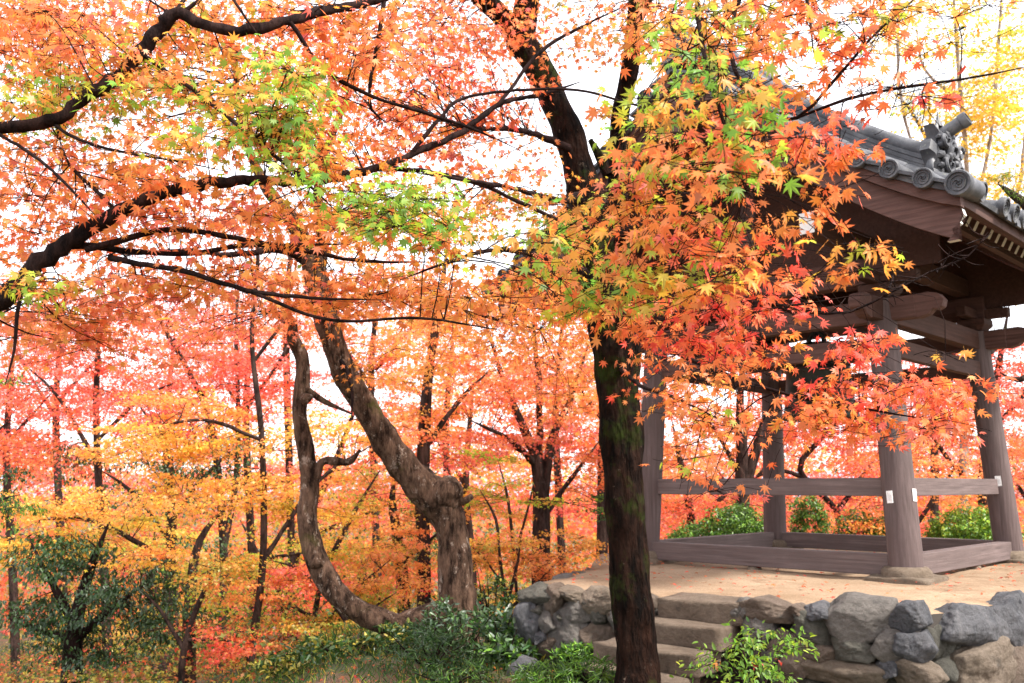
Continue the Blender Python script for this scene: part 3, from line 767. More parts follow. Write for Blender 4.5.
        for q in (-1, 1):                                        # scroll fins and feet
            rows = [(xo + s * .03, y + q * OS * (.20 + .10 * math.cos(a)), zo + OS * (.10 + .10 * math.sin(a)), .045 - .003 * i) for i, a in enumerate(np.linspace(-1.2, 3.6, 9))]
            pv = None
            for r_ in rows:
                c_ = Vector(r_[:3]); ring = [bm.verts.new(c_ + Vector((math.cos(t), 0, math.sin(t))) * r_[3]) for t in (0, 1.05, 2.1, 3.14, 4.2, 5.25)]
                if pv:
                    for j in range(6): bm.faces.new((pv[j], pv[(j + 1) % 6], ring[(j + 1) % 6], ring[j]))
                pv = ring
        for k, (hz, hx) in enumerate(((.62, -.02), (.57, .05), (.55, -.08))):
            q = bmesh.ops.create_cone(bm, segments=7, radius1=.035, radius2=.004, depth=.16, cap_ends=True, matrix=Matrix.Translation((xo + s * .02, y + hx, zo + hz * OS - .05)) @ Matrix.Rotation(hx * 5, 4, 'X'))
        done('ridge_end_ornament', bm, TILE, pav, True).modifiers.new('e', 'EDGE_SPLIT').split_angle = math.radians(45)
        bm = bmesh.new(); p0 = Vector((xo - s * .12, y, zo + .50)); p1 = Vector((xo + s * .26, y, zo + .66))
        sweep(bm, [p0, (p0 + p1) / 2, p1], circ(.066, 14), (0, 1, 0)); disc(bm, p1, (p1 - p0), .074); done('ridge_cap_cylinder', bm, TILE, pav, True).modifiers.new('e', 'EDGE_SPLIT').split_angle = math.radians(50)
bm = bmesh.new()
for k in range(8):
    wd = .20 - .012 * k + (.014 if k % 2 else 0); beam(bm, (0, -EB + .1, prof(0) + .06 + .055 * k), (0, EB - .1, prof(0) + .06 + .055 * k), wd * 2, .046)
sweep(bm, [(0, -EB + .05, prof(0) + .53), (0, 0, prof(0) + .53), (0, EB - .05, prof(0) + .53)], circ(.1, 14), (1, 0, 0))
done('main_ridge', bm, TILE, pav)
# bell
bell = empty('temple_bell', (CX, CY, PZ + 1.78), 'dark bronze temple bell hanging under the pavilion roof', 'bell', None, math.radians(-45))
bm = bmesh.new()
lathe(bm, [(.30, 0), (.40, .0), (.405, .06), (.385, .09), (.375, .16), (.37, .165), (.36, .30), (.365, .31), (.365, .35), (.355, .36), (.34, .60), (.345, .61), (.345, .64), (.335, .65), (.31, .88), (.27, .96), (.16, 1.0), (.02, 1.01)], 40, Matrix.Diagonal((1.18, 1.18, 1, 1)))
done('bell_body', bm, BRONZE, bell, True)
bm = bmesh.new()
for zr in (.69, .75, .81):
    for i in range(28): bmesh.ops.create_icosphere(bm, subdivisions=1, radius=.018, matrix=Matrix.Diagonal((1.18, 1.18, 1, 1)) @ Matrix.Translation(((.335 - (zr - .65) * .1) * math.cos(i * .2244), (.335 - (zr - .65) * .1) * math.sin(i * .2244), zr)))
done('boss_rows', bm, BRONZE, bell)
bm = bmesh.new(); sweep(bm, [(.11 * math.cos(a), 0, 1.0 + .14 * math.sin(a)) for a in np.linspace(0, math.pi, 9)], circ(.035, 8), (0, 1, 0)); done('hanging_loop', bm, BRONZE, bell, True)
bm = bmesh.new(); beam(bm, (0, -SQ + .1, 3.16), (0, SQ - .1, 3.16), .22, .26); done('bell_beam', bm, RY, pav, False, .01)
bm = bmesh.new(); beam(bm, (0, -.02, 2.84), (0, -.02, 3.06), .05, .05, (0, 1, 0)); beam(bm, (0, .04, 2.84), (0, .04, 3.06), .05, .05, (0, 1, 0)); done('bell_hook', bm, IRON, pav)
# ------------------------------------------------------------------ maple with the tall dark trunk beside the steps
T = Tree('maple_tree', 'dark mossy maple trunk standing before the stone steps with orange and green leaves', 'tree', (1.02, 7.35, 0))
Y0 = 7.3
T.px([(640, 706, Y0 - .1, 53.3), (637, 672, Y0, 43.0), (632, 610, Y0, 38.7), (627, 540, Y0, 38.7), (621, 440, Y0, 41.3), (617, 370, Y0, 44.7), (612, 322, Y0, 49.9), (602, 280, Y0, 48.2), (590, 220, Y0, 37.8), (574, 150, Y0, 31.8), (552, 95, Y0, 30.1), (530, 55, Y0, 31.0), (518, 38, Y0, 32.7)], 'wood', 26, .16, .035, nscale=7)
T.px([(520, 46, Y0, 30), (526, 10, Y0 - .1, 28), (536, -40, Y0 - .3, 24), (560, -120, Y0 - .6, 18), (580, -210, Y0 - .7, 9)], 'wood', 14, .10)
T.px([(524, 46, Y0, 28), (500, 15, Y0 - .1, 22), (472, -12, Y0 - .4, 20), (430, -70, Y0 - .8, 14), (390, -140, Y0 - 1, 7)], 'wood', 14, .10)
T.px([(614, 322, Y0, 27.2), (620, 250, Y0 + .15, 21.6), (617, 180, Y0 + .1, 19.2), (620, 118, Y0, 19.2), (630, 70, Y0 - .2, 18.4), (634, 20, Y0 - .4, 16.0), (640, -60, Y0 - .8, 12.0), (660, -150, Y0 - 1.4, 7.2)], 'wood', 14, .12)
T.px([(608, 175, Y0, 12), (596, 150, Y0, 8), (590, 140, Y0, 5)], 'wood', 8, .1)
# limbs that reach over the viewer's right side
T.px([(634, 20, Y0 - .4, 14), (690, -60, 5.4, 11), (760, -70, 4.3, 8), (800, -20, 3.6, 5), (815, 60, 3.3, 3)], seg=8)
T.px([(640, -60, Y0 - .8, 12), (660, -110, 5.2, 10), (690, -60, 4.2, 7), (700, 30, 3.6, 5), (720, 110, 3.3, 4), (745, 190, 3.2, 3)])
T.px([(620, 240, Y0 + .1, 12), (640, 225, 6.3, 9), (680, 215, 5.2, 7), (720, 200, 4.3, 5), (752, 178, 3.7, 3)])
T.px([(612, 300, Y0, 11), (650, 285, 6.2, 8), (700, 290, 5.2, 6), (742, 300, 4.6, 4.2), (790, 306, 4.3, 3), (850, 296, 4.1, 2)])
T.px([(618, 330, Y0, 10), (660, 345, 6.3, 6), (720, 372, 5.6, 4.5), (790, 395, 5.2, 3.5), (860, 408, 5, 3), (930, 420, 4.9, 2)])
T.px([(617, 365, Y0, 7), (640, 385, 6.6, 4), (680, 400, 6.2, 3), (730, 425, 6, 2)])
T.px([(797, 118, 3.7, 3.2), (845, 100, 3.5, 4), (900, 88, 3.4, 3.6), (960, 80, 3.3, 3.2), (1030, 66, 3.2, 2.6)], seg=6)
T.px([(760, -70, 4.3, 7), (730, 40, 4.0, 5), (760, 110, 3.8, 4.4), (797, 118, 3.7, 4), (830, 85, 3.6, 4), (865, 45, 3.5, 3.2), (895, 15, 3.5, 2.4), (925, -10, 3.5, 2)], seg=6)
T.px([(574, 150, Y0, 9), (520, 130, 6.6, 6), (470, 128, 6.2, 5), (424, 112, 5.8, 4), (380, 96, 5.5, 3)])
T.px([(583, 195, Y0, 10), (560, 200, 6.4, 7), (520, 190, 5.6, 5), (476, 182, 5.0, 4.4), (417, 173, 4.6, 3.6)])
T.px([(600, 280, Y0, 10), (560, 262, 6.3, 7), (500, 250, 5.4, 5), (450, 262, 5.0, 3.4), (400, 280, 4.8, 2.4)])
T.freeze()
def sp(*a, **k):
    a = list(a); a[7] = int(a[7] * (.85 if a[2] < 5.2 else 1.05) + .5)
    k.setdefault('twigs', 6); k.setdefault('droop', .7); k.setdefault('spread', .7); k.setdefault('flat', .10); T.blob(*a, **k)
OR1 = dict(OR=5, DO=2.5, YO=2, PK=.8); RED1 = dict(DO=3, RD=3, PK=2, OR=1.6); GR1 = dict(YG=3.6, GR=3.2, YO=1.2, OR=1.5, OL=.3); ORANGE = dict(OR=5, DO=1.5, YO=1.5, PK=1); YO1 = dict(YO=3, OR=3, YG=.8, YE=1)
s_ = .047
sp(690, 75, 3.3, 60, 80, .6, 12, 26, .24, GR1, s_); sp(735, 120, 3.0, 34, 60, .3, 4, 16, .2, GR1, s_); sp(655, 265, 3.5, 40, 40, .3, 5, 18, .2, dict(YG=3, YO=2, GR=1), s_); sp(730, 175, 3.0, 24, 20, .2, 3, 14, .16, GR1, s_); sp(705, 15, 3.5, 40, 24, .4, 5, 22, .22, GR1, s_); sp(735, 150, 3.4, 60, 55, .7, 11, 26, .24, OR1, s_)
sp(650, 140, 3.9, 30, 50, .5, 5, 20, .22, GR1, s_); sp(640, 225, 4.0, 55, 50, .7, 10, 26, .24, dict(OR=4, YG=1.5, YO=1.5, DO=1), s_)
sp(560, 240, 4.2, 60, 45, .7, 10, 24, .26, dict(YG=2, GR=1.6, OR=3, YO=1.5), s_); sp(695, 215, 3.5, 60, 60, .6, 10, 24, .24, dict(OR=5, DO=2, PK=1, YG=.8), s_)
sp(805, 180, 3.3, 46, 48, .5, 8, 20, .20, OR1, s_); sp(740, 258, 3.8, 70, 36, .6, 9, 24, .24, dict(DO=3, RD=2, OR=2), s_)
sp(705, 270, 3.4, 40, 60, .5, 6, 20, .20, dict(YG=3, YO=2, OR=2), s_); sp(600, 300, 4.6, 55, 28, .6, 8, 26, .26, dict(OR=4, DO=2, YO=1.5, YG=.8), s_)
sp(835, 262, 3.2, 34, 30, .3, 4, 9, .15, YO1, s_); sp(820, 275, 3.1, 10, 14, .2, 1, 6, .1, dict(YO=2, YE=1), s_)
sp(775, 305, 4.2, 90, 20, .6, 8, 30, .30, RED1, s_, flat=.10); sp(700, 320, 4.6, 60, 28, .6, 8, 30, .30, dict(DO=2, RD=1.5, OR=2), s_, flat=.1)
sp(740, 350, 4.6, 80, 20, .6, 7, 28, .32, dict(OR=3, DO=2, YO=1, RD=1), s_, flat=.10)
sp(870, 345, 4.6, 50, 18, .4, 4, 26, .28, RED1, s_, flat=.09)
sp(880, 388, 4.8, 95, 20, .5, 12, 34, .34, dict(DO=3, OR=2.5, RD=1.4, PK=2, YO=.8), s_, flat=.09)
sp(830, 415, 4.9, 60, 20, .4, 7, 34, .32, dict(OR=4, YO=2, DO=2), s_, flat=.09); sp(930, 420, 5.0, 60, 20, .4, 7, 34, .32, dict(OR=3, PK=2, DO=2, YO=1), s_, flat=.09)
sp(950, 352, 3.8, 26, 8, .2, 2, 4, .12, dict(YO=3, OR=1), s_)
sp(700, 400, 5.4, 40, 34, .4, 8, 26, .30, dict(YO=3, OR=4, DO=1, YG=.5), s_, flat=.1); sp(690, 460, 5.6, 36, 24, .3, 4, 14, .26, dict(OR=3, DO=1, YG=.5), s_, flat=.1)
sp(715, 490, 5.4, 22, 8, .2, 2, 9, .22, dict(OR=2, PK=1), s_, flat=.1); sp(760, 430, 5.5, 30, 16, .3, 3, 20, .28, dict(OR=3, DO=2), s_, flat=.1)
sp(630, 385, 6.8, 16, 30, .15, 3, 10, .2, dict(OR=2, DO=2, RD=1), s_)
sp(700, 18, 4.0, 90, 28, .8, 12, 28, .28, dict(OR=5, YO=1.5, YG=1, DO=1), s_); sp(800, 25, 3.8, 60, 36, .6, 10, 24, .26, dict(OR=5, DO=2, PK=1), s_)
sp(775, 95, 3.8, 34, 30, .4, 6, 18, .2, OR1, s_); sp(855, 50, 3.6, 40, 34, .4, 6, 14, .22, dict(DO=3, OR=2, RD=1), s_)
sp(868, 105, 3.5, 26, 24, .3, 3, 11, .18, dict(DO=3, RD=1.6, OR=1), s_); sp(910, 100, 3.4, 60, 20, .3, 4, 6, .2, dict(DO=2, RD=1, CR=1), s_)
sp(960, 25, 3.4, 60, 30, .4, 4, 7, .25, dict(YO=2, CR=1.5, OR=1, YE=1), s_); sp(905, 15, 3.6, 30, 20, .3, 4, 12, .22, OR1, s_)
# upper crown over the fork
sp(470, 70, 6.8, 60, 60, .8, 14, 44, .34, dict(OR=5, DO=3, PK=1), .040); sp(540, 195, 6.6, 40, 40, .6, 7, 36, .32, dict(OR=4, YG=2, YO=2), .040); sp(430, 130, 6.6, 80, 50, .7, 13, 44, .34, ORANGE, .040); sp(500, 150, 6.9, 60, 40, .6, 6, 34, .3, ORANGE, .038)
sp(870, 20, 3.6, 50, 20, .4, 3, 10, .2, dict(YG=3, YE=2), .046); sp(545, 250, 5.2, 60, 30, .6, 8, 26, .28, dict(YG=3, GR=3, YO=1.5, OR=1), .046); sp(600, 290, 4.4, 40, 30, .4, 5, 20, .22, dict(YG=3, GR=2, YO=2), .048); sp(520, 20, 6.8, 90, 30, .6, 8, 36, .34, ORANGE, .04)
sp(420, 40, 6.6, 90, 60, .8, 26, 40, .36, dict(OR=4, DO=3, RD=1.2, PK=1), .042); sp(480, 110, 6.4, 50, 30, .5, 7, 26, .3, dict(OR=3, DO=3, RD=1), .042)
sp(590, 30, 6.4, 60, 40, .6, 13, 34, .34, dict(OR=5, DO=1.5, YO=1.5, YG=.6), .042); sp(550, 90, 6.2, 26, 20, .4, 2, 18, .26, dict(OR=3, DO=2), .042)
sp(410, 140, 6.0, 70, 40, .7, 12, 30, .34, dict(OR=4, DO=3, PK=1), .042); sp(500, 215, 5.6, 70, 26, .6, 7, 30, .32, dict(OR=4, YO=2, YG=1.4), .042)
sp(530, 290, 6.0, 60, 34, .6, 12, 34, .34, dict(OR=5, YO=2, DO=1), .042); sp(440, 205, 5.0, 60, 22, .5, 5, 24, .28, dict(GR=2, YG=2, OR=2), .043)
sp(600, 110, 7.0, 18, 16, .3, 2, 16, .22, dict(OR=3, YG=1), .042); sp(660, 20, 6.5, 90, 50, .5, 12, 34, .36, dict(OR=5, YO=2, DO=1), .042)
bare = [(742, 300, 4.6, 3), (800, 312, 4.4, 3), (850, 312, 4.3, 2.8), (892, 292, 4.2, 2.4), (930, 272, 4.2, 2), (968, 256, 4.2, 1.6), (988, 232, 4.2, 1)]
T.px(bare, seg=5)
for q in range(40):                                          # leafless grey twig under the eave
    i = rng.integers(1, 6); f = U(0, 1); a_, b_ = bare[i], bare[min(i + 1, 6)]; x = a_[0] + (b_[0] - a_[0]) * f; y = a_[1] + (b_[1] - a_[1]) * f; d1, d2 = U(-44, 34), U(-30, 18)
    T.px([(x, y, 4.2, 1.5), (x + d1 * .5, y + d2 * .4 + U(-4, 4), 4.2 + U(-.08, .08), 1.2), (x + d1, y + d2, 4.2 + U(-.15, .15), .8)], seg=4)
T.finish('near', BARK_MAIN, LEAF, BARK_LIMB)

# ------------------------------------------------------------------ maple rooted beyond the left edge, arching over the view
T = Tree('maple_tree', 'overhanging maple limbs of orange and green leaves reaching in across the upper left', 'tree', (-4.3, 4.6, g1(-4.3, 4.6)))
b = T.base
T.wd([(b.x, b.y, b.z - .1, .20), (b.x + .1, b.y, b.z + .9, .15), (b.x - .05, b.y + .05, 1.6, .13), (b.x + .3, b.y, 2.0, .12)], 'wood', 16, .1)
T.wd([(b.x - .02, b.y, 1.5, .11), (b.x + .2, b.y - .1, 2.4, .09), (*at(-60, 138, 4.6), .032)], 'wood', 14, .1)
T.wd([(b.x + .25, b.y, 1.9, .10), (b.x + .8, b.y, 2.15, .075), (*at(-40, 336, 4.6), .045)], 'wood', 14, .1)
L1 = [(-60, 138, 4.6, 13), (0, 128, 4.6, 13), (50, 122, 4.6, 13), (80, 100, 4.6, 14), (112, 82, 4.6, 14), (148, 45, 4.6, 15), (166, 22, 4.6, 16), (180, 13, 4.6, 14), (205, 25, 4.6, 12), (240, 29, 4.6, 12), (285, 22, 4.7, 11), (330, 10, 4.9, 10), (385, -3, 5.1, 9), (450, -30, 5.4, 5)]
T.px(L1, seg=10, rough=.07, step=.04, part='limb', nscale=12)
L2 = [(-40, 336, 4.6, 17), (0, 303, 4.6, 17), (40, 262, 4.6, 17), (75, 238, 4.6, 17), (118, 213, 4.6, 15), (150, 198, 4.6, 13), (190, 187, 4.7, 12), (243, 180, 4.8, 11), (290, 182, 5.0, 10), (335, 178, 5.2, 9), (375, 168, 5.4, 8), (410, 155, 5.5, 7.5), (462, 132, 5.7, 6.5), (500, 104, 5.9, 5.5), (540, 95, 6.1, 4), (580, 82, 6.2, 3)]
T.px(L2, seg=10, rough=.07, step=.04, part='limb', nscale=12)
for pts in [
    [(60, 248, 4.6, 8), (88, 246, 4.7, 7), (136, 252, 4.8, 6), (185, 254, 4.9, 5.5), (242, 246, 5.0, 5), (290, 245, 5.2, 4), (350, 244, 5.4, 3)],
    [(85, 250, 4.6, 7), (130, 238, 4.7, 6.5), (176, 229, 4.8, 6), (246, 240, 5.0, 5.5), (300, 250, 5.2, 5), (365, 261, 5.4, 4), (430, 262, 5.6, 3)],
    [(110, 258, 4.7, 7), (140, 264, 4.6, 6), (185, 272, 4.5, 5.5), (246, 290, 4.5, 5), (308, 298, 4.6, 4), (370, 300, 4.8, 3)],
    [(143, 55, 4.6, 5), (193, 90, 4.5, 4.4), (246, 132, 4.4, 4), (299, 176, 4.4, 3.5), (338, 213, 4.4, 2.5)],
    [(180, 14, 4.6, 5), (200, 0, 4.6, 4), (225, -20, 4.6, 3)], [(225, -18, 4.5, 4), (240, 10, 4.4, 3), (262, 40, 4.4, 2)],
    [(385, -3, 5.1, 5), (378, 40, 5.1, 4.5), (370, 85, 5.1, 4), (372, 110, 5.2, 3), (390, 125, 5.3, 2.4)],
    [(290, 22, 4.7, 5), (325, 70, 4.8, 4.5), (372, 96, 4.9, 4), (424, 113, 5.0, 3.6), (471, 128, 5.1, 3), (520, 150, 5.2, 2)],
    [(55, 125, 4.6, 4), (80, 140, 4.4, 3.6), (120, 152, 4.4, 3), (170, 160, 4.4, 2.5), (230, 172, 4.4, 2)],
    [(462, 132, 5.7, 5), (499, 103, 5.8, 4.5), (541, 51, 5.9, 4), (584, 26, 6.0, 3), (620, 8, 6, 2)],
    [(375, 168, 5.4, 6), (430, 172, 5.3, 5), (476, 183, 5.2, 4.5), (527, 206, 5.2, 4), (579, 228, 5.2, 3), (620, 240, 5.2, 2)],
    [(410, 155, 5.5, 5), (440, 118, 5.5, 4), (470, 96, 5.6, 3.5), (565, 89, 5.7, 3), (621, 101, 5.8, 2.6), (668, 115, 5.8, 2)],
    [(0, 135, 4.6, 4), (40, 160, 4.4, 3.4), (70, 188, 4.3, 3), (95, 215, 4.3, 2)], [(246, 290, 4.5, 4), (330, 320, 4.6, 3.4), (420, 318, 4.8, 3), (500, 330, 5, 2)],
    [(118, 213, 4.6, 5), (95, 190, 4.7, 4), (70, 165, 4.8, 3), (60, 140, 4.9, 2)], [(40, 262, 4.6, 6), (20, 300, 4.5, 4), (14, 350, 4.5, 3), (5, 385, 4.5, 2)]]:
    T.px(pts, seg=7, rough=.05, step=.06)
T.freeze()
def lp(*a, **k):
    a = list(a); a[6] = int(a[6] * 1.25 + .5); a[7] = int(a[7] * 1.25)
    k.setdefault('twigs', 6); k.setdefault('droop', .7); k.setdefault('spread', .65); T.blob(*a, **k)
ORL = dict(OR=5, DO=1.4, YO=1.6, PK=.9); GRL = dict(GR=1.8, YG=3, OR=2.4, YO=1.8, OL=.3); s_ = .046
lp(60, 40, 5.2, 90, 50, .9, 20, 36, .32, ORL, s_); lp(170, 60, 5.0, 80, 50, .8, 13, 34, .32, dict(OR=4, YG=1, OL=.6, YO=2), s_)
lp(70, 95, 4.8, 60, 24, .6, 7, 30, .28, GRL, s_, flat=.1); lp(20, 100, 5.0, 50, 26, .6, 5, 28, .3, dict(YG=2, OR=2, OL=1), s_, flat=.1)
lp(150, 100, 4.6, 60, 30, .4, 4, 22, .26, dict(GR=2, YG=3, OR=2), .044); lp(265, 85, 4.3, 54, 50, .5, 14, 30, .26, dict(GR=3, YG=2.4, OR=2, YO=1), .043); lp(300, 165, 4.3, 40, 24, .4, 5, 24, .24, dict(GR=3, YG=2, OR=1.5), .043); lp(370, 210, 4.2, 44, 26, .3, 4, 18, .22, dict(GR=3, YG=2), .046); lp(425, 225, 4.2, 34, 26, .3, 3, 18, .22, dict(GR=3, YG=2), .046); lp(215, 130, 4.7, 60, 34, .7, 9, 30, .28, dict(OR=4, YG=1.4, YO=1.6), s_)
lp(290, 130, 4.5, 36, 30, .5, 5, 24, .24, GRL, .041); lp(330, 60, 5.4, 60, 50, .8, 14, 36, .32, ORL, s_); lp(250, 20, 5.2, 80, 30, .8, 12, 36, .32, dict(OR=4, YO=2, DO=1.4, YG=.5), s_)
lp(120, 165, 4.9, 90, 34, .8, 13, 34, .32, ORL, s_); lp(30, 175, 5.2, 50, 40, .8, 8, 32, .32, ORL, s_); lp(215, 215, 4.8, 80, 26, .7, 10, 34, .3, ORL, s_)
lp(330, 150, 5.2, 60, 34, .7, 11, 34, .3, dict(OR=4, DO=2.4, YO=1), s_); lp(330, 215, 5.0, 70, 26, .6, 9, 32, .3, dict(OR=4, YO=2, YG=.6), s_)
lp(400, 205, 4.5, 46, 22, .4, 7, 24, .24, dict(GR=2.2, YG=2, OR=1), .044); lp(430, 240, 4.8, 60, 22, .5, 7, 26, .28, dict(OR=3, YG=1, YO=1.5), s_)
lp(160, 285, 5.0, 110, 24, .8, 10, 34, .34, ORL, s_, flat=.09); lp(40, 235, 5.4, 60, 28, .7, 7, 32, .34, dict(OR=3, YO=1, DO=2), s_); lp(60, 330, 5.6, 80, 30, .8, 10, 34, .36, ORL, s_, flat=.09)
lp(300, 285, 5.2, 80, 24, .6, 9, 32, .34, ORL, s_, flat=.1); lp(430, 300, 5.4, 60, 22, .6, 7, 32, .34, dict(OR=4, YO=2), s_, flat=.1); lp(130, 15, 5.8, 130, 20, .8, 12, 36, .34, ORL, s_)
lp(30, 285, 4.6, 40, 14, .4, 3, 20, .26, GRL, s_, flat=.08); lp(480, 170, 5.3, 40, 20, .4, 3, 20, .25, ORL, s_); lp(350, 20, 5.0, 60, 30, .7, 9, 34, .3, ORL, s_); lp(30, 0, 5.6, 60, 40, .8, 10, 36, .34, ORL, s_)
T.finish('mid', BARK_LIMB, LEAF, BARK_LIMB)

# ------------------------------------------------------------------ the twisted maple
tb = at(456, 650, 9.6)
T = Tree('twisted_maple_tree', 'leaning old maple with lichened bark, a burl and a low limb looping upward', 'tree', (tb.x, tb.y, g1(tb.x, tb.y)))
Yt = 9.6
T.px([(459, 668, Yt, 62), (458, 640, Yt, 42.0), (458, 605, Yt, 37.0), (456, 570, Yt, 33.6), (452, 535, Yt, 31.9), (446, 512, Yt, 35.3), (432, 496, Yt - .05, 37.0), (408, 472, Yt - .1, 31.9), (384, 438, Yt - .2, 27.7), (362, 402, Yt - .3, 26.0), (344, 372, Yt - .4, 25.2), (330, 330, Yt - .5, 25.2), (318, 285, Yt - .6, 24.4), (305, 245, Yt - .7, 20.2), (288, 215, Yt - .8, 15.1), (262, 180, Yt - .9, 10.9), (240, 120, Yt - 1, 7.6), (235, 50, Yt - 1, 5.0)], 'wood', 24, .17, .04, nscale=8)
for dx in (-30, -14, 22, 34): T.px([(459 + dx * .3, 634, Yt, 18), (459 + dx * .8, 656, Yt - .05, 13), (459 + dx * 1.5, 672, Yt - .1, 7)], 'wood', 8, .15, .05)
T.px([(440, 500, Yt - .05, 30), (446, 494, Yt - .1, 36), (453, 491, Yt - .15, 30), (458, 490, Yt - .2, 15)], 'wood', 14, .2, .03)
T.px([(445, 500, Yt, 10), (462, 502, Yt - .1, 8), (472, 496, Yt - .15, 6)], 'wood', 8, .1)
T.px([(458, 606, Yt, 29.2), (440, 614, Yt, 27.5), (420, 622, Yt, 29.2), (398, 625, Yt, 23.2), (370, 617, Yt, 22.4), (345, 601, Yt, 23.2), (324, 575, Yt, 22.4), (312, 545, Yt, 21.5), (307, 515, Yt, 18.9), (310, 485, Yt, 17.2), (306, 450, Yt, 17.2), (300, 415, Yt, 15.5), (302, 385, Yt, 14.6), (302, 358, Yt, 13.8), (293, 338, Yt - .1, 12.0), (292, 322, Yt - .2, 8.6), (276, 312, Yt - .3, 6.0)], 'wood', 18, .15, .04, part='looping_limb', nscale=9)
for (x, y, dx, dy, wq) in [(350, 385, 10, -8, 9), (330, 345, 9, -3, 8), (318, 560, -8, 6, 9), (352, 608, 4, 9, 9), (395, 455, 6, -12, 8), (303, 400, 9, -4, 7)]:
    T.px([(x, y, Yt - .1, wq * 1.7), (x + dx * .6, y + dy * .6, Yt - .12, wq * 1.2), (x + dx, y + dy, Yt - .14, wq * .6)], 'wood', 9, .3, .03, nscale=12)
T.px([(316, 478, Yt, 10), (322, 462, Yt, 8), (336, 461, Yt, 9), (350, 462, Yt, 6), (360, 450, Yt, 3)], 'wood', 9, .15, .04)
T.px([(318, 285, Yt - .6, 14), (322, 240, Yt - .6, 12), (318, 190, Yt - .7, 10), (330, 140, Yt - .8, 8), (350, 90, Yt - .9, 6), (365, 40, Yt - 1, 4)], 'wood', 10, .1)
T.px([(312, 262, Yt - .6, 10), (280, 250, Yt - .9, 8), (230, 255, Yt - 1.2, 6), (180, 250, Yt - 1.4, 4), (130, 255, Yt - 1.6, 3)])
T.px([(318, 310, Yt - .5, 9), (360, 296, Yt - .6, 7), (420, 300, Yt - .8, 6), (480, 315, Yt - 1, 4), (540, 330, Yt - 1.1, 3)])
T.px([(330, 340, Yt - .5, 6), (350, 380, Yt - .6, 4), (352, 420, Yt - .7, 3)])
T.px([(302, 385, Yt, 7), (322, 400, Yt - .1, 6), (352, 414, Yt - .2, 1.5)], 'wood', 8, .1)
T.freeze()
def tp(*a, **k):
    k.setdefault('twigs', 4); k.setdefault('spread', .55); T.blob(*a, **k)
s_ = .045
tp(60, 150, 8.8, 90, 60, .9, 22, 46, .44, ORL, s_); tp(190, 330, 9.2, 100, 36, .9, 16, 46, .46, dict(OR=3, PK=3, DO=2), s_, flat=.1); tp(60, 290, 9, 90, 36, .9, 14, 46, .46, ORL, s_, flat=.1); tp(480, 60, 8.6, 40, 50, .6, 6, 40, .42, ORL, s_); tp(120, 60, 8.8, 110, 50, .9, 18, 46, .44, ORL, s_)
tp(300, 215, 8.8, 80, 40, .8, 18, 44, .42, ORL, s_); tp(430, 290, 8.8, 90, 34, .9, 20, 46, .46, dict(OR=4, YO=3, DO=1), s_, flat=.1)
tp(520, 340, 8.6, 70, 34, .8, 18, 46, .46, dict(OR=5, YO=2, DO=1.5), s_, flat=.1); tp(240, 300, 8.6, 90, 30, .9, 13, 44, .46, dict(OR=4, PK=2, DO=2), s_, flat=.1)
tp(400, 360, 9.4, 70, 34, .6, 12, 44, .44, dict(YO=4, OR=3), s_, flat=.1); tp(360, 235, 8.9, 70, 36, .7, 14, 44, .42, dict(OR=4, YO=2), s_)
tp(250, 100, 8.6, 110, 70, .8, 20, 44, .44, ORL, s_); tp(370, 80, 8.4, 70, 60, .7, 13, 44, .42, dict(OR=4, DO=3, PK=1), s_); tp(560, 300, 8.4, 50, 40, .5, 9, 40, .42, dict(OR=5, YO=1.6, DO=1), s_)
tp(570, 390, 8.8, 40, 40, .5, 9, 40, .4, dict(OR=5, YO=1.4, DO=1), s_, flat=.1); tp(140, 240, 8.6, 80, 40, .7, 12, 44, .44, ORL, s_); tp(330, 305, 9.0, 40, 20, .5, 5, 40, .4, ORL, s_)
tp(540, 290, 8.6, 50, 24, .4, 6, 40, .4, dict(OR=3, YO=3), s_)
T.finish('far', BARK_TWIST, LEAF, BARK_LIMB)

# ------------------------------------------------------------------ trees of the slope and garden behind
for _k in (0,): pass
BEHIND = 'trees on the slope behind'
def garden_tree(name, label, Y, trunks, blobs, size, bark=None, kind='tiny', leafm=None, group=BEHIND, seg=9, maxtwig=6., twigs=3):
    x0, y0 = trunks[0][0][0], trunks[0][0][1]; p = at(x0, y0, Y)
    T = Tree(name, label, 'tree', (p.x, Y, g1(p.x, Y)), group)
    for k, tr in enumerate(trunks):
        rows = [(*at(t[0], t[1], Y + (t[3] if len(t) > 3 else 0)), .5 * t[2] * Y / F * (.25 if t is tr[-1] else 1)) for t in tr]
        if k == 0: rows = [(p.x, Y, T.base.z - .1, rows[0][3] * 1.25), (p.x, Y, T.base.z + .25, rows[0][3] * 1.05)] + [r for r in rows if r[2] > T.base.z + .5]
        T.wd(rows, 'wood' if k == 0 or len(tr[0]) > 4 else 'br', seg if k == 0 else 7, .08, max(.12, Y / 90))
    T.freeze()
    for (px, py, rx, ry, dY, n, nl, pr, pal) in blobs:
        T.blob(px, py, Y, rx, ry, dY, int(n * 1.1 + .5), int(nl * (3.0 if kind == 'tiny' else 2.1)), pr * 1.12, pal, size * (.60 if kind == 'tiny' else .72), twigs=twigs, maxtwig=maxtwig, flat=.045 if kind == 'tiny' else .08, spread=.36, tw=.004)
    return T.finish(kind, bark or BARK_FAR, leafm or LEAF)
pk = dict(PK=4, RD=2, DO=2); rd = dict(RD=3, DO=3, PK=2); yo = dict(YO=4, YE=2, OR=2); ye = dict(YE=3, YO=3, OL=1); ol = dict(OL=3, YO=2, YG=1.5, OR=1); orr = dict(OR=5, YO=2, DO=1.5); oro = dict(OR=4, DO=2, PK=1)
G = garden_tree
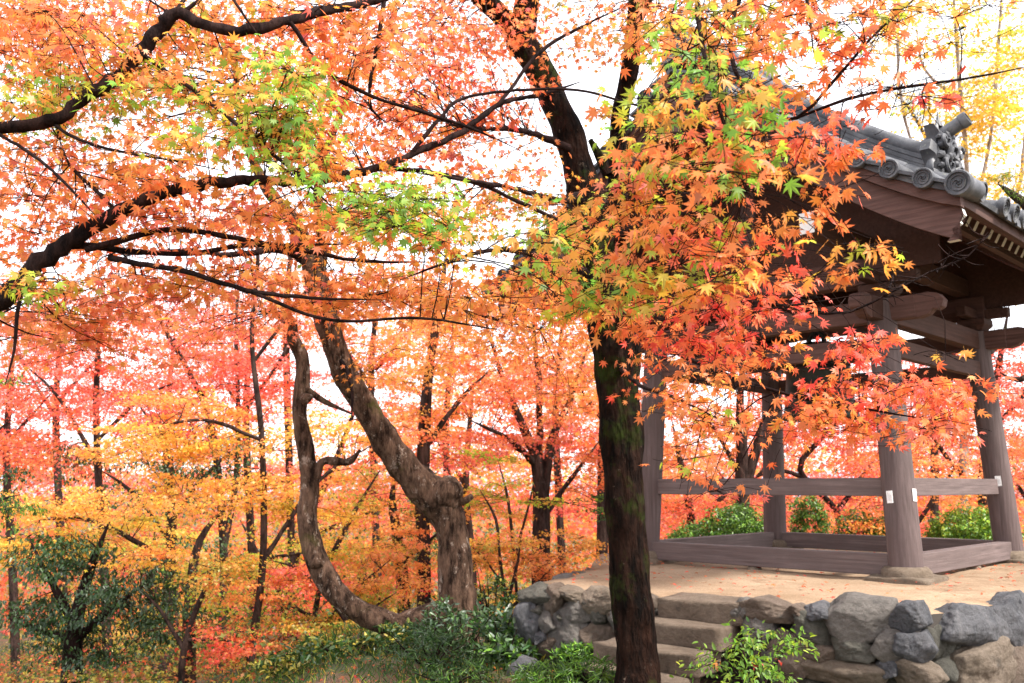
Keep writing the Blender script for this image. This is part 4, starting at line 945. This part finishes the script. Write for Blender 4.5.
G('maple_tree', 'slender grey trunk leading up to flat yellow orange tiers at left', 12, [[(250, 683, 8), (263, 560, 7), (262, 440, 6), (252, 340, 5), (258, 250, 4), (250, 160, 3)], [(263, 560, 5), (320, 480, 4, .5), (380, 440, 3, 1)], [(262, 440, 4), (200, 420, 3, -.5), (120, 440, 2, -.8)], [(255, 360, 4), (300, 300, 3), (330, 260, 2)]],
  [(150, 440, 100, 22, 1.2, 20, 60, .55, yo), (235, 490, 90, 20, 1.2, 16, 60, .55, yo), (300, 430, 70, 26, 1.2, 12, 60, .55, yo), (200, 400, 80, 18, 1, 10, 60, .5, dict(YO=3, OR=3)), (330, 500, 60, 24, 1, 8, 60, .5, ye)], .058)
G('maple_tree', 'thin dark trunk with spreading red crown at far left', 17, [[(108, 683, 9), (104, 560, 8), (98, 470, 7), (96, 400, 6), (98, 350, 5), (95, 300, 3)], [(100, 470, 5), (60, 400, 4), (20, 360, 3)], [(98, 440, 4), (140, 400, 4), (180, 380, 3)]],
  [(60, 380, 90, 40, 1.8, 22, 60, .8, rd), (130, 400, 70, 30, 1.6, 14, 60, .8, rd), (90, 310, 90, 40, 1.6, 18, 60, .8, dict(OR=3, PK=2, DO=2)), (30, 440, 60, 26, 1.4, 9, 60, .75, dict(RD=2, DO=3, OR=1))], .075)
G('maple_tree', 'two stemmed maple with bright pinkish red crown between thin trunks', 19, [[(218, 683, 8), (224, 560, 8), (212, 430, 7), (188, 370, 5), (160, 320, 4), (140, 260, 3)], [(222, 560, 6, 0, 1), (236, 480, 6, .2), (238, 400, 5, .3), (236, 330, 4, .4), (240, 260, 3, .5)], [(238, 420, 4), (280, 360, 3), (300, 320, 3)]],
  [(230, 350, 85, 50, 1.8, 26, 60, .85, pk), (180, 310, 70, 36, 1.6, 12, 60, .85, pk), (280, 390, 50, 40, 1.6, 9, 60, .8, rd)], .08)
G('maple_tree', 'short dark trunk carrying olive and yellow tiers low at left', 14, [[(189, 683, 12), (189, 620, 12), (192, 580, 10), (200, 540, 7), (230, 500, 5)], [(190, 590, 6), (150, 550, 5), (90, 520, 4), (40, 520, 3)], [(192, 575, 6), (260, 560, 5), (320, 550, 4)]],
  [(70, 500, 90, 18, 1.2, 16, 60, .6, yo), (120, 530, 90, 14, 1, 11, 60, .6, dict(YE=2, OL=2, YO=2)), (40, 545, 60, 16, 1, 8, 60, .6, dict(YO=2, YE=1, OL=1)), (270, 560, 80, 30, 1.2, 14, 60, .6, ol), (240, 610, 60, 24, 1, 8, 60, .6, ol)], .062)
G('maple_tree', 'leaning dark stems with red leaves low behind the looping limb', 21, [[(296, 683, 8), (285, 600, 8), (310, 520, 7), (340, 450, 6), (365, 380, 4)], [(288, 610, 6), (262, 560, 5), (240, 520, 4)], [(300, 540, 5), (350, 520, 4), (400, 500, 3)]],
  [(300, 590, 50, 40, 1.5, 12, 60, .8, rd), (350, 480, 70, 40, 1.8, 15, 60, .9, dict(OR=3, PK=2, DO=2)), (260, 660, 60, 24, 1.5, 9, 60, .8, dict(OR=2, RD=1, OL=1)), (400, 420, 60, 40, 1.6, 12, 60, .9, rd)], .085)
G('maple_tree', 'olive leaved maple with upright thin stems beneath the looping limb', 13.5, [[(315, 683, 7), (314, 630, 6), (322, 580, 5), (350, 520, 5), (380, 470, 4)], [(314, 640, 5), (345, 600, 4), (390, 560, 3)], [(316, 620, 4), (280, 600, 3), (250, 590, 2)]],
  [(340, 600, 60, 26, 1, 11, 60, .55, ol), (400, 560, 40, 26, 1, 7, 55, .55, dict(YO=3, OL=2, OR=2)), (330, 655, 60, 20, 1, 9, 60, .55, dict(OL=3, YG=1, OR=1)), (350, 540, 40, 20, 1, 6, 50, .5, ye)], .058)
G('maple_tree', 'many stemmed dark maple with orange red crown left of the platform', 15, [[(541, 640, 18), (541, 560, 18), (541, 500, 17), (536, 460, 12), (520, 420, 8), (500, 370, 5), (480, 300, 4)], [(543, 500, 12, 0, 1), (552, 440, 9), (570, 400, 6), (590, 340, 4)], [(539, 480, 8), (540, 420, 7), (536, 350, 5), (530, 280, 3)], [(541, 520, 6), (570, 480, 5, .4), (600, 440, 4, .6)], [(536, 465, 7), (510, 440, 6, -.4), (470, 420, 4, -.6)]],
  [(490, 370, 80, 40, 1.5, 26, 60, .65, oro), (570, 350, 50, 50, 1.3, 14, 60, .65, orr), (520, 430, 70, 22, 1.2, 11, 55, .65, dict(DO=2, PK=2, OR=2)), (590, 470, 40, 20, 1, 7, 50, .6, dict(OR=3, DO=2)), (450, 330, 60, 40, 1.4, 14, 60, .65, dict(YO=3, OR=3))], .068)
G('maple_tree', 'straight grey trunk seen just left of the big dark trunk', 19, [[(602, 640, 13), (602, 560, 12), (603, 470, 11), (604, 400, 10), (600, 300, 8), (596, 200, 5)], [(603, 420, 5), (570, 380, 4), (540, 360, 3)]],
  [(560, 440, 50, 34, 1.4, 9, 60, .85, pk), (600, 370, 60, 50, 1.6, 15, 60, .85, orr), (560, 500, 50, 20, 1.3, 6, 50, .8, rd)], .08)
G('maple_tree', 'grey trunk standing behind the burl of the twisted maple', 14.5, [[(424, 640, 15), (424, 560, 14), (422, 500, 14), (424, 440, 13), (428, 380, 10), (440, 300, 7), (450, 230, 4)], [(424, 450, 6), (460, 400, 5), (490, 370, 4)], [(424, 480, 5), (390, 450, 4), (370, 430, 3)]],
  [(400, 430, 60, 30, 1.2, 11, 60, .6, orr), (470, 450, 40, 22, 1.2, 7, 55, .6, dict(RD=2, PK=2, OR=2)), (380, 490, 50, 30, 1.2, 8, 60, .6, dict(YO=3, OR=2, OL=1)), (390, 540, 50, 26, 1, 8, 60, .6, dict(OR=3, YO=3)), (480, 500, 36, 20, 1, 6, 50, .55, yo)], .066)
G('maple_sapling', 'yellow orange bushy maple with thin stems at the left platform corner', 11.2, [[(508, 650, 4), (507, 600, 4), (500, 560, 3), (496, 520, 3), (480, 490, 2)], [(509, 600, 3), (518, 560, 3), (522, 530, 2)], [(507, 590, 3), (485, 560, 2), (465, 540, 2)], [(508, 610, 3), (540, 580, 2), (560, 560, 2)]],
  [(500, 545, 44, 14, .6, 12, 50, .34, yo), (530, 560, 50, 12, .6, 9, 50, .34, dict(OR=3, YO=3)), (470, 560, 30, 14, .5, 6, 45, .32, dict(YO=3, OL=1)), (580, 548, 26, 16, .5, 5, 45, .34, dict(OR=3, YO=2)), (505, 600, 30, 22, .4, 4, 36, .3, dict(YO=2, OL=1, MG=1)), (560, 575, 30, 8, .4, 4, 36, .3, dict(OR=3, DO=1))], .046)
G('maple_sapling', 'low olive green maple shoots in front of the many stemmed maple', 12.5, [[(520, 640, 4), (514, 560, 3), (508, 500, 3), (498, 460, 2)], [(514, 560, 3), (530, 500, 2), (536, 470, 2)]],
  [(500, 478, 36, 34, .6, 7, 40, .36, dict(YG=2, OL=2, YO=2)), (530, 500, 30, 24, .6, 4, 36, .34, dict(YG=2, YO=2)), (600, 510, 20, 22, .5, 3, 36, .34, dict(MG=2, YG=1))], .05)
# beyond the pavilion
G('maple_tree', 'dark twin trunks framed between the two left pavilion posts', 18.5, [[(740, 560, 16), (742, 500, 15), (742, 450, 12), (740, 400, 8), (745, 340, 5)], [(744, 490, 12, 0, 1), (756, 450, 10), (766, 415, 7), (780, 360, 5)], [(742, 480, 5), (715, 430, 4), (690, 410, 3)]],
  [(700, 400, 70, 44, 1.6, 20, 60, .8, dict(OR=3, DO=2, PK=2, YO=1)), (770, 380, 60, 40, 1.6, 14, 60, .8, dict(PK=2, DO=2, OR=2)), (720, 340, 70, 30, 1.4, 9, 60, .8, orr)], .078)
G('maple_tree', 'reddish maple with crossing dark boughs seen between the pavilion posts', 21, [[(846, 590, 8), (842, 540, 8), (836, 510, 6), (800, 470, 6), (820, 440, 5), (850, 410, 4)], [(836, 512, 6), (860, 480, 5), (880, 450, 4)], [(812, 482, 5), (780, 470, 4), (750, 480, 3)]],
  [(830, 430, 70, 40, 1.8, 20, 60, .95, rd), (880, 390, 70, 44, 1.8, 15, 60, .95, pk), (800, 400, 50, 30, 1.5, 8, 60, .9, rd), (830, 495, 60, 16, 1.5, 7, 46, .9, pk)], .09)
G('maple_tree', 'pale pink red maple crown behind the right hand pavilion post', 19, [[(985, 600, 12), (986, 540, 12), (984, 480, 11), (990, 430, 8), (1000, 360, 6), (1010, 300, 4)], [(985, 500, 6), (950, 460, 5), (920, 420, 4)], [(990, 430, 5), (1020, 400, 4), (1050, 360, 3)]],
  [(1000, 370, 50, 60, 1.6, 24, 60, .85, pk), (950, 420, 60, 50, 1.6, 20, 60, .85, dict(PK=3, DO=2, OR=2)), (930, 370, 60, 40, 1.6, 15, 60, .85, pk), (1010, 450, 40, 40, 1.4, 10, 60, .85, dict(OR=3, PK=2))], .08)
G('maple_tree', 'orange maple spreading behind the right side guard rail', 16.5, [[(918, 590, 8), (915, 540, 8), (905, 500, 7), (895, 470, 5), (880, 430, 4)], [(912, 530, 5), (940, 490, 4), (960, 460, 3)]],
  [(930, 470, 50, 30, 1.3, 14, 56, .7, orr), (860, 480, 40, 30, 1.2, 7, 50, .7, dict(PK=2, OR=2, DO=1)), (960, 500, 40, 14, 1.2, 6, 46, .65, dict(OR=3, YO=2)), (860, 520, 60, 12, 1.2, 5, 44, .65, dict(YO=2, RD=1))], .07)
G('maple_tree', 'coral red maple low behind the left guard rail', 22, [[(690, 590, 9), (692, 550, 9), (690, 510, 8), (680, 460, 6), (672, 420, 4)], [(691, 540, 5), (720, 500, 5), (750, 480, 4)]],
  [(690, 520, 60, 28, 1.8, 20, 60, .95, dict(DO=2, PK=3, OR=2)), (760, 530, 60, 24, 1.8, 14, 60, .95, dict(PK=2, OR=2)), (700, 460, 50, 30, 1.5, 9, 56, .9, orr), (820, 545, 60, 16, 1.5, 8, 50, .9, yo)], .09)
G('ginkgo_tree', 'tall bare pale stems with scattered yellow leaves beyond the roof', 23, [[(962, 600, 10), (965, 400, 8), (968, 200, 5), (958, 60, 4), (950, -60, 3)], [(966, 240, 4, 0, 1), (990, 140, 3.5), (1000, 20, 3), (1006, -60, 2)], [(967, 260, 4), (905, 120, 3), (898, 0, 2.5), (896, -60, 2)], [(970, 280, 4), (1016, 200, 4), (1030, 60, 3), (1034, -40, 2)], [(960, 100, 4), (925, 70, 3), (915, 20, 3)]],
  [(965, 60, 80, 80, 2, 50, 24, .8, dict(YE=4, GI=2, YG=.6)), (1000, 150, 40, 60, 1.8, 22, 28, .85, dict(YE=3, GI=3)), (900, 20, 60, 50, 1.8, 9, 14, .9, dict(GI=3, YE=2)), (1000, 240, 40, 50, 1.4, 22, 40, .8, dict(YE=3, YG=.6)), (985, 120, 40, 40, 1.4, 12, 34, .8, dict(YE=3, GI=2, YG=1)), (1000, 60, 40, 70, 1.6, 12, 26, .8, dict(GI=3, YG=1.5))], .125, BARK_PALE)
G('cedar_tree', 'grey green evergreen sprays among the pale ginkgo stems', 26, [[(935, 600, 9), (934, 300, 6), (930, 120, 3), (925, 70, 2)], [(932, 150, 4), (910, 110, 3), (890, 90, 2)], [(934, 170, 4), (960, 130, 3), (990, 110, 2)]],
  [(920, 100, 36, 26, 1.5, 16, 44, .7, dict(SB=3, MG=1)), (985, 100, 30, 30, 1.5, 12, 40, .7, dict(SB=3, MG=1)), (940, 150, 40, 30, 1.5, 6, 30, .7, dict(SB=2, MG=2))], .08, None, 'oval', GLOSSY_LEAF)
G('pine_tree', 'mossy bough with fresh green tufts at the right edge beside the eave', 13, [[(1075, 600, 26), (1068, 400, 24), (1055, 280, 20), (1034, 215, 13), (1012, 194, 8), (998, 184, 4)], [(1050, 300, 9), (1010, 300, 6), (980, 280, 3)], [(1060, 360, 10), (1020, 380, 7), (1000, 372, 4)]],
  [(1012, 186, 22, 18, .5, 12, 40, .34, dict(BG=3, MG=1, YG=1)), (1010, 330, 20, 8, .4, 2, 16, .25, dict(BG=2, MG=1)), (1024, 215, 18, 20, .5, 4, 40, .3, dict(BG=2, YG=1))], .05, None, 'blade')
# dark evergreens at the lower left
G('camellia_tree', 'dark glossy evergreen tree with thick trunk in the lower left corner', 12.5, [[(72, 690, 20), (72, 660, 19), (76, 620, 14), (90, 570, 9), (110, 520, 6)], [(74, 640, 9), (110, 610, 7), (150, 580, 5)], [(74, 625, 8), (50, 580, 6), (30, 540, 4)], [(74, 640, 7), (40, 630, 5), (10, 620, 3)]],
  [(90, 585, 84, 40, 1, 44, 46, .42, dict(DG=4, MG=1, SB=.5)), (80, 640, 70, 30, .8, 20, 40, .38, dict(DG=4, MG=1, SB=.4)), (150, 600, 40, 50, .8, 18, 40, .38, dict(DG=3, MG=1)), (50, 548, 46, 22, .8, 12, 40, .38, dict(DG=3, MG=1)), (20, 600, 30, 40, .8, 9, 40, .38, dict(DG=3, MG=1))], .075, BARK_LIMB, 'oval', GLOSSY_LEAF)
G('evergreen_tree', 'dim green evergreen crown among red leaves above the dark camellia', 18, [[(165, 690, 12), (168, 600, 11), (172, 520, 9), (170, 460, 6), (165, 425, 3)], [(170, 540, 5), (130, 490, 4), (100, 470, 3)], [(172, 520, 5), (210, 470, 4), (250, 440, 3)]],
  [(150, 475, 66, 28, 1.3, 22, 44, .65, dict(DG=3, MG=2)), (230, 452, 56, 18, 1.2, 12, 40, .6, dict(DG=2, MG=2, SB=1)), (60, 465, 40, 18, 1.2, 6, 40, .6, dict(DG=2, MG=2)), (200, 520, 40, 26, 1.2, 7, 40, .6, dict(MG=2, DG=1))], .09, None, 'oval', GLOSSY_LEAF)
G('oak_sapling', 'fresh green leaves hanging at the left edge above the camellia', 10, [[(-40, 683, 9), (-38, 560, 8), (-30, 480, 6), (-10, 440, 4), (10, 420, 3)], [(-34, 520, 5), (0, 500, 3), (20, 495, 2)]],
  [(8, 505, 26, 22, .5, 7, 34, .3, dict(MG=3, BG=1, DG=1)), (0, 380, 20, 14, .4, 2, 20, .25, dict(MG=2, YG=1)), (-10, 470, 30, 20, .5, 4, 30, .3, dict(MG=3, DG=1))], .055, None, 'oval')
G('evergreen_tree', 'mossy dark trunk with green leaves low between the two trunks of the twisted maple', 15.5, [[(404, 683, 13), (404, 600, 13), (398, 540, 11), (392, 500, 7), (396, 470, 4)], [(402, 560, 5), (430, 540, 4), (440, 530, 3)]],
  [(400, 520, 40, 30, 1, 7, 36, .5, dict(MG=2, DG=1, OL=1)), (430, 560, 26, 26, .8, 5, 36, .45, dict(MG=2, OL=1)), (270, 640, 1, 1, .1, 1, 4, .3, dict(MG=1))], .07, BARK_FAR, 'oval')
# a few more of the slope, further back
G('maple_tree', 'airy tiers of coral and orange leaves on bent stems below the looping limb', 12.2, [[(352, 700, 6), (346, 640, 5), (330, 600, 4), (300, 570, 3), (270, 560, 2)], [(348, 650, 4), (372, 610, 3), (400, 590, 2)], [(350, 670, 3), (310, 650, 3), (270, 640, 2)]],
  [(310, 575, 50, 12, .8, 9, 46, .42, dict(OR=3, PK=2, DO=1)), (270, 635, 50, 12, .7, 8, 46, .42, dict(DO=2, OR=2, OL=1)), (385, 590, 30, 12, .7, 5, 40, .38, dict(YO=3, OR=2)), (330, 625, 40, 10, .7, 6, 44, .4, dict(OL=2, YO=2, YG=1)), (250, 590, 36, 10, .7, 5, 44, .4, orr), (380, 640, 30, 12, .6, 5, 40, .36, dict(OL=2, OR=1, MG=1))], .055)
G('maple_tree', 'thin leaning stems with red and olive tiers right of the dark camellia', 11.5, [[(180, 700, 7), (186, 640, 6), (205, 590, 5), (230, 550, 3)], [(184, 650, 5), (160, 610, 3), (140, 590, 2)], [(186, 640, 4), (225, 640, 3), (260, 660, 2)]],
  [(215, 570, 50, 12, .8, 8, 46, .42, dict(OL=2, YO=2, OR=1)), (215, 640, 44, 12, .7, 6, 44, .4, dict(RD=2, DO=2, OR=1)), (160, 555, 40, 10, .7, 6, 44, .4, yo), (120, 675, 40, 10, .6, 5, 40, .38, dict(OL=2, MG=2)), (260, 672, 40, 10, .6, 5, 40, .38, dict(MG=2, OL=2, OR=.6))], .055)
more = [('pink red maple far back at the left edge of the view', 24, 10, 370, pk), ('scarlet maple far back behind the slender grey trunk', 25, 170, 360, rd), ('rosy orange maple far back beyond the thin trunks', 28, 250, 330, oro), ('pale orange maple far back behind the leaning trunk', 24, 450, 350, orr), ('coral orange maple far back above the many stemmed one', 26, 560, 330, oro),
        ('tall coral maple far back between the twisted trunks', 27, 375, 300, oro), ('tall orange maple far back above the looping limb', 30, 290, 240, orr), ('bright red maple far back left of the thin trunks', 32, 60, 330, rd), ('orange maple far back behind the grey straight trunk', 27, 640, 420, orr),
        ('broad yellow maple far back in the middle distance', 30, 470, 400, yo), ('crimson maple far back behind the twin trunks', 30, 745, 420, rd), ('rosy maple far back under the right eave', 31, 905, 440, pk), ('orange maple far back beside the right frame edge', 27, 1035, 420, oro), ('tawny maple far back below the camellia crown', 26, 150, 560, ol), ('russet maple far back under the low limb', 27, 360, 600, dict(OR=3, OL=2, RD=1))]
for lab, Y, px, py, pal in more:
    G('maple_tree', lab, Y, [[(px + 6, 683, 9), (px + 2, 560, 8), (px - 4, py + 90, 7), (px, py + 20, 5), (px + 6, py - 40, 3)], [(px - 2, py + 90, 5), (px - 40, py + 30, 3)], [(px, py + 70, 5), (px + 44, py + 20, 3)]],
      [(px, py, 80, 50, 2.4, 19, 56, 1.2, pal), (px - 20, py + 50, 70, 34, 2.2, 12, 56, 1.2, pal), (px + 30, py + 70, 60, 30, 2.2, 7, 50, 1.1, pal)], .115, seg=7)
# distant mass of autumn wood down the slope
cl = Cloud()
for i in range(1600):
    az = U(-.62, .62); r = U(36, 75); x, y = r * math.sin(az), r * math.cos(az); g = g1(x, y)
    top = 2.6 + r * (.060 * noise.noise(Vector((az * 11, r * .06, 2))) + .012)
    z = U(g + .5, top); n = 110; c = np.array([x, y, z])
    pos = c + rng.normal(0, 1, (n, 3)) * np.array([1.6, 1.6, .16]); t, nn = hang(c, pos, .6, .7)
    q = rng.uniform(); pal = pk if q < .3 else rd if q < .5 else orr if q < .76 else yo if q < .84 else ol if q < .92 else dict(MG=2, DG=1)
    if az < .1 and z < -.6: pal = dict(OL=2, MG=1.4, YO=.5) if q < .35 else dict(OL=1, MG=2, DG=1) if q < .6 else dict(RD=2, DO=2, PK=1) if q < .85 else orr
    cl.add(pos, t, nn, .15, pal)
tag(cl.build('distant_wood', 'tiny', LEAF), kind='stuff')

cl = Cloud()
for i in range(1500):                                        # bushes and leaf litter hiding the slope
    x, y = U(-17, -.3), U(9.5, 34)
    if gz(x, y) > -.25: continue
    g = g1(x, y); n = 80; c = np.array([x, y, g + U(.05, 1.0)]); pos = c + rng.normal(0, 1, (n, 3)) * np.array([.42, .42, .05]); t, nn = hang(c, pos, .5, .6)
    q = rng.uniform(); cl.add(pos, t, nn, .042, dict(OL=2, MG=2, BR=1) if q < .35 else dict(MG=3, OL=.6, DG=2) if q < .70 else dict(RD=2, CR=2, BR=1) if q < .76 else dict(YO=1, OL=2, BR=1) if q < .82 else dict(BR=3, DO=1, OL=1))
tag(cl.build('slope_undergrowth', 'tiny', LEAF), kind='stuff')

# ------------------------------------------------------------------ shrubs, ferns, litter
def shrub(name, label, px, py, Y, wpx, hpx, n, pal, size, kind, zb=None, stems=7, m=None, group=None, cat='shrub', up=.3, red=0):
    p = at(px, py, Y); zb = g1(p.x, Y) if zb is None else zb
    T = Tree(name, label, cat, (p.x, Y, zb), group)
    hw = wpx * .5 * Y / F; top = at(px, py - hpx / 2, Y).z; H = max(.15, top - zb)
    low = max(0, at(px, py + hpx / 2, Y).z - zb)
    for k in range(stems):
        a = U(0, 6.28); r = hw * U(.3, .95); e = Vector((p.x + r * math.cos(a), Y + r * math.sin(a), zb + H * U(.6, .98)))
        T.wd([(p.x + U(-.04, .04), Y + U(-.04, .04), zb - .03, .012), (*((p + e) / 2).xy, zb + H * .4, .008), (*e, .003)], 'br', 5)
    T.freeze(); per = 26
    for k in range(max(2, n // per)):
        a = U(0, 6.28); r = hw * math.sqrt(U(0, 1)); f = U(.0, 1); h = low + (H - low) * f * math.sqrt(max(.05, 1 - (r / hw) ** 2 * .75))
        c = np.array((p.x + r * math.cos(a), Y + r * math.sin(a), zb + h)); R = max(.05, hw * .20)
        pos = c + rng.normal(0, 1, (per, 3)) * R * np.array([.6, .6, .35]); t, nn = hang(c, pos, .1, .6); t[:, 2] += up
        T.cl.add(pos, t, nn, size, pal)
    return T.finish(kind, BARK_LIMB, m or LEAF)
LOWS = 'green shrubs behind the pavilion'
shrub('clipped_shrub', 'rounded pine green shrub behind the left guard rail', 738, 526, 17.2, 68, 46, 9000, dict(BG=3, MG=3, DG=1), .06, 'oval', .0, m=GLOSSY_LEAF, up=0, group=LOWS)
shrub('clipped_shrub', 'small dark green shrub just right of the back post', 808, 514, 19, 36, 44, 3500, dict(BG=2, MG=3), .055, 'oval', m=GLOSSY_LEAF, up=0, group=LOWS)
shrub('clipped_shrub', 'green shrub hidden partly by the near pavilion post', 864, 528, 17, 56, 42, 6000, dict(BG=2, MG=3), .055, 'oval', m=GLOSSY_LEAF, up=0, group=LOWS)
shrub('clipped_shrub', 'light yellowish green shrub left of the right hand post', 970, 528, 16.4, 76, 46, 9000, dict(BG=4, YG=1, MG=2), .06, 'oval', m=GLOSSY_LEAF, up=0, group=LOWS)
shrub('clipped_shrub', 'low spreading green shrub below the left guard rail end', 694, 536, 17.5, 46, 26, 3500, dict(BG=2, MG=3), .055, 'oval', m=GLOSSY_LEAF, up=0, group=LOWS)
p = at(752, 655, 6.35)
T = Tree('nandina_shrub', 'bright green nandina with red tips growing against the platform wall beside the steps', 'shrub', (p.x, 6.35, 0))
for (x, y, dy) in [(740, 640, 0), (762, 632, .1), (785, 650, .1), (722, 655, -.1), (755, 668, -.2), (772, 668, 0), (735, 672, -.1), (790, 640, .2), (710, 672, 0), (750, 650, .1)]:
    T.px([(755 + U(-8, 8), 735, 6.35, 4), ((x + 755) / 2, (y + 720) / 2 - 8, 6.35 + dy / 2, 3.4), (x, y, 6.35 + dy, 2)])
T.freeze()
for (x, y, dy) in [(740, 640, 0), (762, 632, .1), (785, 650, .1), (722, 655, -.1), (755, 668, -.2), (772, 668, 0), (735, 672, -.1), (790, 640, .2), (710, 672, 0), (750, 650, .1)]:
    for _ in range(3): T.pad(at(x + U(-10, 10), y + U(-8, 8), 6.35 + dy + U(-.1, .1)), .16, .025, 22, dict(BG=6, YG=1.6, MG=1), .042, 4, .25, .5)
T.pad(at(752, 664, 6.2), .05, .02, 5, dict(RD=1), .03, 2); T.pad(at(777, 660, 6.3), .05, .02, 4, dict(RD=1), .03, 2); T.pad(at(716, 663, 6.3), .08, .02, 8, dict(YO=2, OR=1), .04, 2)
T.finish('oval', BARK_LIMB, LEAF)
FERN = 'low evergreen plants under the maples'
for lab, px, py, Y, wp, hp, n, pal, sz in [
    ('silvery leaved low bush round the foot of the twisted maple', 465, 625, 9.0, 90, 60, 1500, dict(MG=3, SB=3, DG=2), .06), ('dark strap leaved clump at the lower middle below the twisted maple', 430, 655, 8.4, 90, 60, 1500, dict(DG=3, MG=3, SB=1), .075),
    ('bluish green clump between the twisted maple and the platform corner', 505, 640, 8.7, 50, 50, 800, dict(MG=3, SB=2, BG=1), .07), ('low leafy bush left of the twisted maple foot', 395, 645, 9.4, 60, 40, 900, dict(MG=2, DG=2, OL=1), .06),
    ('thin tall leafy shoots behind the bush at the platform corner', 490, 600, 10.2, 46, 70, 700, dict(MG=3, OL=1, DG=1), .055), ('grassy green tuft left of the dark trunk foot', 590, 672, 7.5, 60, 26, 900, dict(BG=2, MG=3), .07), ('grassy clump beside the loose boulder', 545, 676, 7.6, 60, 24, 900, dict(MG=3, BG=2), .07), ('dark leafy plant on the bank below the looping limb', 335, 668, 9.2, 80, 44, 900, dict(MG=3, DG=2, OL=1), .06), ('drooping green plant on the bank left of the undergrowth', 290, 676, 9.8, 60, 40, 700, dict(MG=2, DG=2, OL=2), .06), ('broad low green tuft in front of the strap leaved clump', 450, 676, 7.8, 90, 26, 900, dict(MG=3, DG=2, BG=1), .06),
    ('small fern below the left platform wall', 575, 652, 8.2, 34, 16, 400, dict(MG=3, BG=2), .055)]:
    shrub('undergrowth_plant', lab, px, py, Y, wp, hp, n, pal, sz, 'blade' if 'grassy' in lab or 'strap' in lab else 'oval', None, 8, GLOSSY_LEAF, FERN, 'plant', .5)
# ground cover of the terrace and slope, fallen leaves
cl = Cloud(); n = 14000; x = rng.uniform(-3.4, 1.6, n); y = rng.uniform(5.2, 12, n); z = gz(x, y) + rng.uniform(0, .06, n)
keep = np.array([noise.noise(Vector((a * 1.1, b * 1.1, 5))) > -.38 for a, b in zip(x, y)]); x, y, z = x[keep], y[keep], z[keep]
t = rng.normal(0, .6, (len(x), 3)); t[:, 2] = 1; cl.add(np.stack([x, y, z], -1), t, rng.normal(0, 1, (len(x), 3)), .075, dict(MG=4, BG=.8, DG=2, OL=.8))
tag(cl.build('ground_cover', 'blade', LEAF), kind='stuff')
cl = Cloud(); n = 1100; x = rng.uniform(.4, 7.5, n); y = rng.uniform(7.4, 14, n)
C = Vector((3.9, 11.2))
def inside(px_, py_):
    r = False; pts = [(C.x + (a - C.x) * .95, C.y + (b - C.y) * .95) for a, b in WALL[:-1]]
    for (x1, y1), (x2, y2) in zip(pts, pts[1:] + pts[:1]):
        if (y1 > py_) != (y2 > py_) and px_ < (x2 - x1) * (py_ - y1) / (y2 - y1) + x1: r = not r
    return r
k = np.array([inside(a, b) for a, b in zip(x, y)]); x, y = x[k], y[k]
t = rng.normal(0, 1, (len(x), 3)); t[:, 2] *= .1; nn = rng.normal(0, .2, (len(x), 3)); nn[:, 2] = 1
cl.add(np.stack([x, y, np.full(len(x), PZ + .03)], -1), t, nn, .035, dict(RD=2, CR=2, DO=2, BR=2))
n = 2500; x = rng.uniform(-4, 1.4, n); y = rng.uniform(5, 12, n); t = rng.normal(0, 1, (n, 3)); t[:, 2] *= .15; nn = rng.normal(0, .25, (n, 3)); nn[:, 2] = 1
cl.add(np.stack([x, y, gz(x, y) + .035], -1), t, nn, .038, dict(OR=2, DO=2, BR=3, CR=1))
tag(cl.build('fallen_leaves', 'far', LEAF), kind='stuff')
